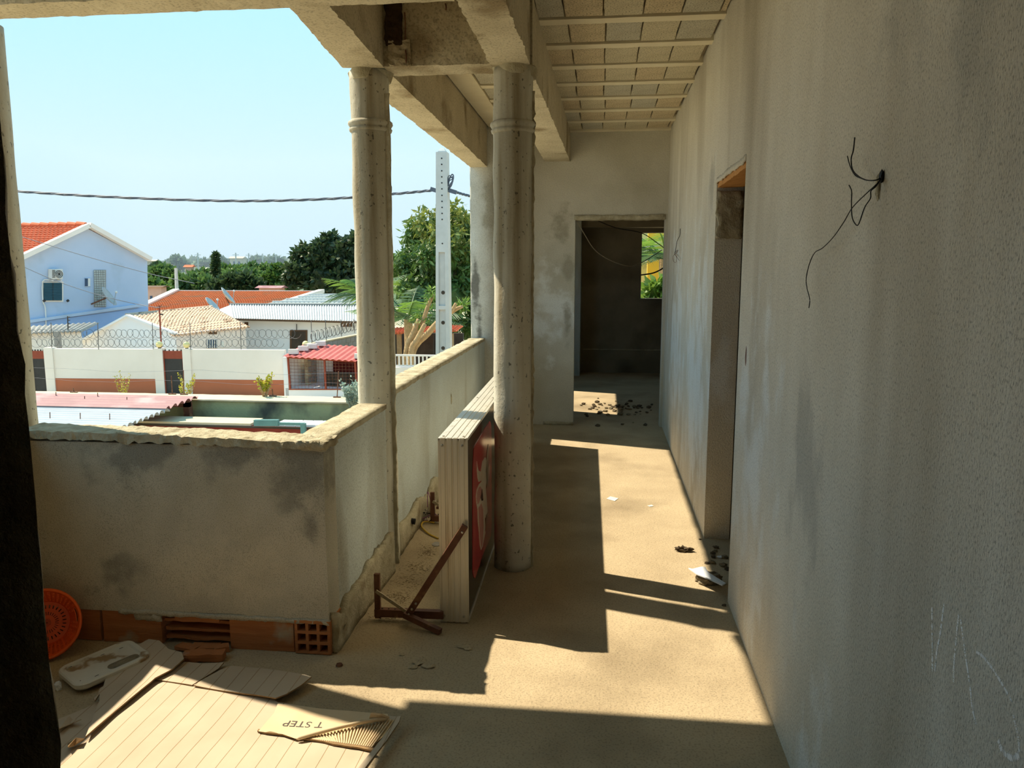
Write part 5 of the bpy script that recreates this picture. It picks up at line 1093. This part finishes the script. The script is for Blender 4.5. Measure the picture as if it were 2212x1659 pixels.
def leafobj(V, name, mat, parent):
    off = ORG[parent.name]; V = V - np.array(off); k = len(V) // 4; me = bpy.data.meshes.new(name)
    me.vertices.add(len(V)); me.vertices.foreach_set('co', V.astype(np.float32).ravel()); me.loops.add(4 * k); me.loops.foreach_set('vertex_index', np.arange(4 * k, dtype=np.int32)); me.polygons.add(k); me.polygons.foreach_set('loop_start', np.arange(0, 4 * k, 4, dtype=np.int32)); me.update(calc_edges=True)
    me.materials.append(MATS[mat]); o = bpy.data.objects.new(name, me); COL.objects.link(o); o.parent = parent; ORG[o.name] = off; return o
def tree(name, label, Y, blobs, n, ll, lw, mat, seed, group=None, droop=.3, trunk_px=None, cat='tree', zb=None, bark='bark_dark', tr=.02, clump=8):
    B = []
    for x, y, r, *k in blobs:
        dY = k[0] if k else 0; c = at(x, y + (9 if name == 'belt_tree' else 4 if name == 'ridge_tree' else 0), Y + dY); r *= .86 if name == 'belt_tree' else 1; B.append((c, r / 1690 * (Y + dY), .85))
    cx2 = sum(b[0].x for b in B) / len(B); base = Vector((cx2, Y, zb if zb is not None else gh(cx2, Y))); g = thing(name, label, cat, tuple(base), group)
    m = MB(); rt_ = random.Random(seed); C_l = []
    for i, b in enumerate(B):
        m.blob(b[0], (b[1] * .66, b[1] * .66, b[1] * .56), .35, seed + i, 2); C_l.append((b[0], b[1] * .72, .85))
        for k in range(clump):
            d = Vector((rt_.gauss(0, 1), rt_.gauss(0, 1), rt_.gauss(.15, .8))).normalized(); C_l.append((b[0] + Vector((d.x, d.y, d.z * .85)) * b[1] * .72, b[1] * rt_.uniform(.28, .42), .8))
    m.build('inner_foliage', mat, g); leafobj(leaves(C_l, n, ll, lw, seed, droop), 'foliage', mat, g)
    cc = sum((b[0] for b in B), Vector()) / len(B); rt = max(b[1] for b in B) * .16; t = MB(); t.tube([base, base.lerp(cc, .5) + Vector((rt * .3, 0, 0)), cc], [rt, rt * .8, rt * .5], 8)
    for b in B[:4]: t.tube([base.lerp(cc, .7), b[0]], [rt * .4, rt * .15], 6)
    t.build('trunk', bark, g); return g
mg = tree('mango_tree', 'large dense mango tree behind the utility pole', 37, [(965, 478, 42), (915, 505, 44), (1000, 500, 40), (880, 570, 50, -1), (945, 560, 62, -2), (1010, 570, 60, -1), (905, 630, 50, -2), (975, 640, 60, -2), (1045, 640, 60), (1060, 540, 55, 1), (960, 700, 46, -1), (1030, 710, 50)], 17000, .34, .055, 'leaf_mango', 3, droop=.7)
Bm = [(at(930, 480, 36), .8), (at(975, 462, 36), .65), (at(960, 520, 35), .85), (at(1000, 480, 36.5), .55), (at(1010, 545, 35.5), .65)]
leafobj(leaves([(b[0], b[1], .8) for b in Bm], 1500, .34, .06, 44, .6, .75), 'young_leaves', 'leaf_mango_young', mg)
tree('shade_tree', 'big dark shade tree with a broad rough crown left of the column', 74, [(715, 540, 38), (690, 560, 40), (740, 555, 45), (650, 585, 36), (700, 600, 50), (755, 605, 50), (630, 610, 22), (660, 545, 22), (780, 535, 40), (800, 580, 55), (640, 560, 16)], 15000, .62, .16, 'leaf_dark', 5, droop=.1)
g1 = 'green trees beyond the tiled roofs'
for i, (lab, Y, bl_, n) in enumerate([('dark rounded tree just right of the blue house', 85, [(352, 580, 24), (335, 590, 20), (372, 588, 20), (352, 605, 22)], 2600), ('low bushy tree at the corner of the blue house', 75, [(332, 612, 18), (350, 620, 18), (335, 628, 16)], 1500), ('wide green tree behind the far grey pole', 80, [(395, 605, 24), (420, 600, 24), (445, 606, 24), (410, 620, 22), (440, 622, 20)], 3000),
        ('spreading tree above the left part of the tile ridge', 72, [(470, 612, 22), (495, 605, 24), (520, 602, 26), (545, 612, 22), (505, 622, 24)], 3600), ('pale green tree in the middle of the tree belt', 95, [(500, 590, 22), (530, 588, 24), (555, 592, 22)], 2000), ('round bright tree left of the big shade tree', 82, [(585, 595, 24), (600, 580, 20), (580, 610, 18), (605, 605, 20)], 2500), ('rear tree crown behind the middle belt', 120, [(545, 572, 18), (570, 575, 18), (520, 575, 16)], 1500),
        ('rear tree right of the cypress', 115, [(490, 578, 18), (510, 580, 16)], 1200), ('rear tree left of the cypress', 110, [(440, 585, 18), (420, 588, 16), (455, 592, 14)], 1300), ('small tree crown behind the blue house corner', 130, [(330, 575, 12), (345, 568, 12)], 900), ('tree behind the shade tree foot', 78, [(612, 620, 14), (630, 625, 12)], 900)]):
    tree('belt_tree', lab, Y, bl_, n, .75, .2, ['leaf_mid', 'leaf_mango', 'leaf_mid', 'leaf_dark', 'leaf_mid', 'leaf_mango'][i % 6], 10 + i, g1, droop=.1)
g2 = 'hazy trees on the ridge'
for i, (x, y, r) in enumerate([(382, 563, 12), (400, 566, 11), (420, 562, 11), (440, 566, 12), (458, 563, 10), (480, 567, 13), (505, 568, 13), (530, 566, 12), (552, 562, 13), (575, 564, 13), (596, 563, 12), (362, 568, 12), (345, 572, 12), (560, 570, 12), (614, 566, 12)]):
    tree('ridge_tree', 'hazy round tree in the line of trees on the far ridge', 205 + (i * 37) % 90, [(x, y, r), (x + r * .8, y + 3, r * .8), (x - r * .6, y + 4, r * .8)], 420, 1.6, .5, 'leaf_far_hazed', 40 + i, g2, droop=0)
tree('cypress', 'tall narrow cypress standing above the tree belt', 88, [(466, 552, 3), (466, 558, 5), (466, 566, 6), (466, 575, 7), (466, 585, 7), (466, 594, 7), (466, 604, 7)], 1600, .5, .12, 'leaf_dark', 70, droop=-.8)
# far houses on the slope and poles
def farhouse(x0, x1, y0, y1, yr, Y, wall, roof, lab):
    a, b = at(x0, y1, Y), at(x1, y1, Y); zt2 = at(x0, y0, Y).z; zr = at(x0, yr, Y).z; g = thing('far_house', lab, 'house', ((a.x + b.x) / 2, Y, min(a.z, gh(a.x, Y))), 'houses on the far slope'); d = (b.x - a.x) * .6; zb = min(a.z, gh(a.x, Y))
    MB().box(a.x, b.x, Y, Y + d, zb, zt2).build('walls', wall, g); MB().ext([(a.x - .3, Y - .3, zt2), (a.x - .3, Y + d + .3, zt2), (a.x - .3, Y + d / 2, zr)], (b.x - a.x + .6, 0, 0)).build('roof', roof, g)
    for k in (.25, .65): MB().box(a.x + (b.x - a.x) * k, a.x + (b.x - a.x) * (k + .15), Y - .04, Y, zb + (zt2 - zb) * .45, zb + (zt2 - zb) * .8).build('window', 'dark_glass', g)
farhouse(497, 524, 558, 570, 554, 200, 'cream_house', 'cream_house', 'beige house on the skyline right of the cypress'); farhouse(401, 415, 577, 592, 572, 140, 'pink_house', 'red_tile', 'small pink house among the trees left of the cypress')
farhouse(560, 604, 622, 634, 617, 70, 'pink_house', 'pink_sheet', 'low house with a pink roof below the shade tree'); farhouse(316, 349, 620, 640, 617, 72, 'pink_house', 'brown_door', 'brownish low building right of the blue house'); farhouse(316, 336, 564, 580, 561, 150, 'cream_house', 'cream_house', 'beige building behind the blue house eave')
for i, (x, y0, y1, Y) in enumerate([(427, 546, 570, 180), (474, 547, 570, 180), (509, 546, 562, 185), (537, 547, 566, 190), (567, 548, 566, 190), (596, 549, 566, 190)]):
    a, b = at(x, y1, Y), at(x, y0, Y); a.z = min(a.z, gh(a.x, Y)); o = MB().tube([a, b], .16, 5).bar(b + Vector((-.8, 0, -.5)), b + Vector((.8, 0, -.5)), .12, .12).build('far_pole', 'pole_concrete'); tag(recenter(o, a), 'thin distant utility pole on the skyline, ' + ['first from the left', 'second from the left, by the cypress', 'third from the left, above the beige house', 'fourth from the left', 'fifth from the left', 'sixth from the left, near the shade tree'][i], 'pole', 'distant poles on the skyline')
a, b = at(381, 640, 66), at(380, 579, 66); a.z = gh(a.x, 66); o = MB().tube([a, b], [.22, .13], 6).build('far_pole', 'pole_concrete'); tag(recenter(o, a), 'grey concrete pole rising behind the left end of the orange tile roof', 'pole')
# ---- palms
def frond(g, base, azim, el, L_f, droop, mat, seed, w=.5, nl=26):
    r = random.Random(seed); d = Vector((math.cos(azim) * math.cos(el), math.sin(azim) * math.cos(el), math.sin(el))); pts = []
    for k in range(13): t = k / 12; pts.append(Vector(base) + d * L_f * t + Vector((0, 0, -droop * L_f * t * t)))
    MB().tube(pts, [.035 * (1 - .8 * k / 12) for k in range(13)], 5).build('frond_stem', mat, g)
    V = []
    for k in range(nl):
        t = .12 + .88 * k / nl; i = min(11, int(t * 12)); p = pts[i].lerp(pts[i + 1], t * 12 - i); tg = (pts[i + 1] - pts[i]).normalized(); sd = tg.cross(Vector((0, 0, 1))).normalized()
        ln = w * (math.sin(math.pi * min(1, t * .9 + .12)) * .9 + .1)
        for s in (-1, 1):
            e = (sd * s + tg * .55 + Vector((0, 0, -.25 + r.uniform(-.15, .15)))).normalized() * ln; wv = tg * .010
            V += [p - wv, p + wv, p + e * .6 + wv * .8 + Vector((0, 0, -.02)), p + e + Vector((0, 0, -.12 * ln))]
    leafobj(np.array([tuple(v) for v in V]), 'frond_leaflets', mat, g)
def palm(label, c, z0, n, L_f, seed, mats, w=.6, els=(.1, 1.1), lean=(0, 0)):
    c = Vector(c); g = thing('palm_tree', label, 'palm', (c.x + lean[0], c.y + lean[1], z0), 'palm trees'); r = random.Random(seed)
    MB().tube(smooth_path([(c.x + lean[0], c.y + lean[1], z0), (c.x + lean[0] * .4, c.y, (z0 + c.z) / 2), c], 4), [.2] * 4 + [.16] * 5, 10).build('trunk', 'bark', g)
    for k in range(n): frond(g, c, 2 * math.pi * k / n + r.uniform(-.2, .2), r.uniform(*els), L_f * r.uniform(.8, 1.1), r.uniform(.25, .55), mats[k % len(mats)], seed * 31 + k, w)
palm('feathery dark palm between the left column and the utility pole', at(882, 690, 27.5), GZ, 18, 2.4, 4, ['leaf_palm', 'leaf_palm', 'leaf_palm', 'leaf_palm_light'], .75)
palm('bright young palm showing left of the left column', at(790, 640, 31.5), GZ, 15, 2.3, 9, ['leaf_palm_light', 'leaf_palm'], .7, (.2, 1.2))
# pollarded tree
po = thing('pollarded_tree', 'pollarded tree with bare tan trunks behind the white railing', 'tree', (at(885, 800, 26).x, 26, GZ)); b0 = Vector((at(882, 800, 26).x, 26, GZ))
for i, (pp_, r0, r1) in enumerate([([(884, 765), (908, 712), (925, 660), (938, 636)], .12, .05), ([(878, 765), (893, 720), (905, 690)], .14, .08), ([(890, 765), (925, 720), (952, 690), (985, 668), (1000, 662)], .15, .05), ([(952, 690), (975, 672), (985, 655)], .08, .05), ([(888, 765), (900, 735), (918, 700)], .13, .07)]):
    q = [at(x, y, 26 - .15 * i) for x, y in pp_]; q = ([Vector((q[0].x, q[0].y, GZ))] if i != 3 else []) + q; g_ = smooth_path(q, 4); MB().tube(g_, [r0 + (r1 - r0) * k / (len(g_) - 1) for k in range(len(g_))], 8).build('limb', 'bark', po, smooth=True)
for k_, (x_, y_, r_) in enumerate(((935, 640, .35), (905, 690, .35), (1000, 660, .2))): leafobj(leaves([(at(x_, y_, 26), r_, 1)], 110, .2, .03, 8 + k_, 0, .2), 'sprout', 'leaf_bright', po)
# small house with red roof, railing
rs = thing('porch_house', 'dark porch with a small red tile roof behind the palm', 'house', (at(920, 760, 30).x, 30, GZ))
quadroof(at(840, 722, 29), at(985, 716, 29), at(1000, 704, 31.5), at(850, 710, 31.5), 20, .04, 'red_tile', 'roof', rs, .05, 5, .04)
a, b = at(845, 720, 32), at(1000, 720, 32); MB().slab([dn(a), dn(b), b, a], .2).build('back_wall', 'shack_dark', rs)
for x in (862, 975): a = at(x, 720, 29.3); MB().bar(dn(a), a, .16, .16).build('post', 'bark', rs)
a, b = at(915, 722, 30.5), at(945, 760, 29.6); MB().bar(dn(a), a, .8, .1).build('door', 'shack_dark', rs)
rl = thing('white_railing', 'white metal railing in front of the tan tree trunks', 'railing', (at(900, 790, 22).x, 22, GZ))
zA, zB = at(900, 766, 22).z, at(900, 792, 22).z; xa, xb = at(850, 780, 22).x, at(965, 780, 22).x
MB().box(xa, xb, 21.9, 22.1, GZ, zB - .02).build('base_wall', 'white_paint', rl); MB().box(xa, xb, 21.97, 22.03, zA - .05, zA).build('top_rail', 'white_paint', rl); MB().box(xa, xb, 21.97, 22.03, zB, zB + .04).build('bottom_rail', 'white_paint', rl)
k = 0; x = xa + .05
while x < xb: MB().box(x - .02, x + .02, 21.98, 22.02, zB, zA - .03).build('baluster', 'white_paint', rl); x += .118
# ---- behind the far window
yb = thing('yellow_house', 'yellow house wall seen through the far window', 'house', (at(1440, 640, 19).x, 19, GZ))
a, b = at(1398, 600, 19), at(1520, 600, 19); MB().slab([dn(a), dn(b), Vector((b.x, b.y, 2.6)), Vector((a.x, a.y, 2.6))], .3).build('wall', 'yellow_paint', yb)
a, b = at(1360, 600, 18.2), at(1397, 600, 18.2); MB().slab([dn(a), dn(b), Vector((b.x, b.y, 2.8)), Vector((a.x, a.y, 2.8))], .3).build('sunlit_strip', 'sunlit_yellow_paint', yb)  # sunlit strip of the house, its light painted as a paler slab
palm('palm whose fronds hang over the yellow house', at(1440, 560, 17.3), GZ, 15, 1.6, 14, ['leaf_palm', 'leaf_palm', 'leaf_palm_light'], .6, (-.2, .9))
tree('window_tree', 'dense green tree at the top of the far window', 21, [(1400, 510, 30), (1440, 515, 35), (1420, 490, 40), (1470, 500, 40)], 2500, .25, .05, 'leaf_mid', 90, droop=.4, zb=GZ)
tree('window_shrub', 'leafy bright shrub at the sill of the far window', 15.5, [(1405, 640, 22), (1430, 620, 24), (1445, 650, 26), (1420, 665, 30)], 900, .26, .05, 'leaf_bright', 91, droop=.5, zb=GZ)

# ---- morning haze over the far slope
hz = MB().box(-260, 140, 130, 420, -6, 60).build('haze', 'sand'); hm_ = bpy.data.materials.new('haze'); hm_.use_nodes = True; t_ = hm_.node_tree; t_.nodes.remove(t_.nodes['Principled BSDF'])
vs_ = t_.nodes.new('ShaderNodeVolumeScatter'); vs_.inputs['Color'].default_value = (.75, .88, 1, 1); vs_.inputs['Density'].default_value = .0030; t_.links.new(vs_.outputs[0], t_.nodes['Material Output'].inputs['Volume'])
hz.data.materials[0] = hm_; hz['kind'] = 'stuff'; tag(hz, 'thin bluish haze hanging over the far wooded slope', 'haze')
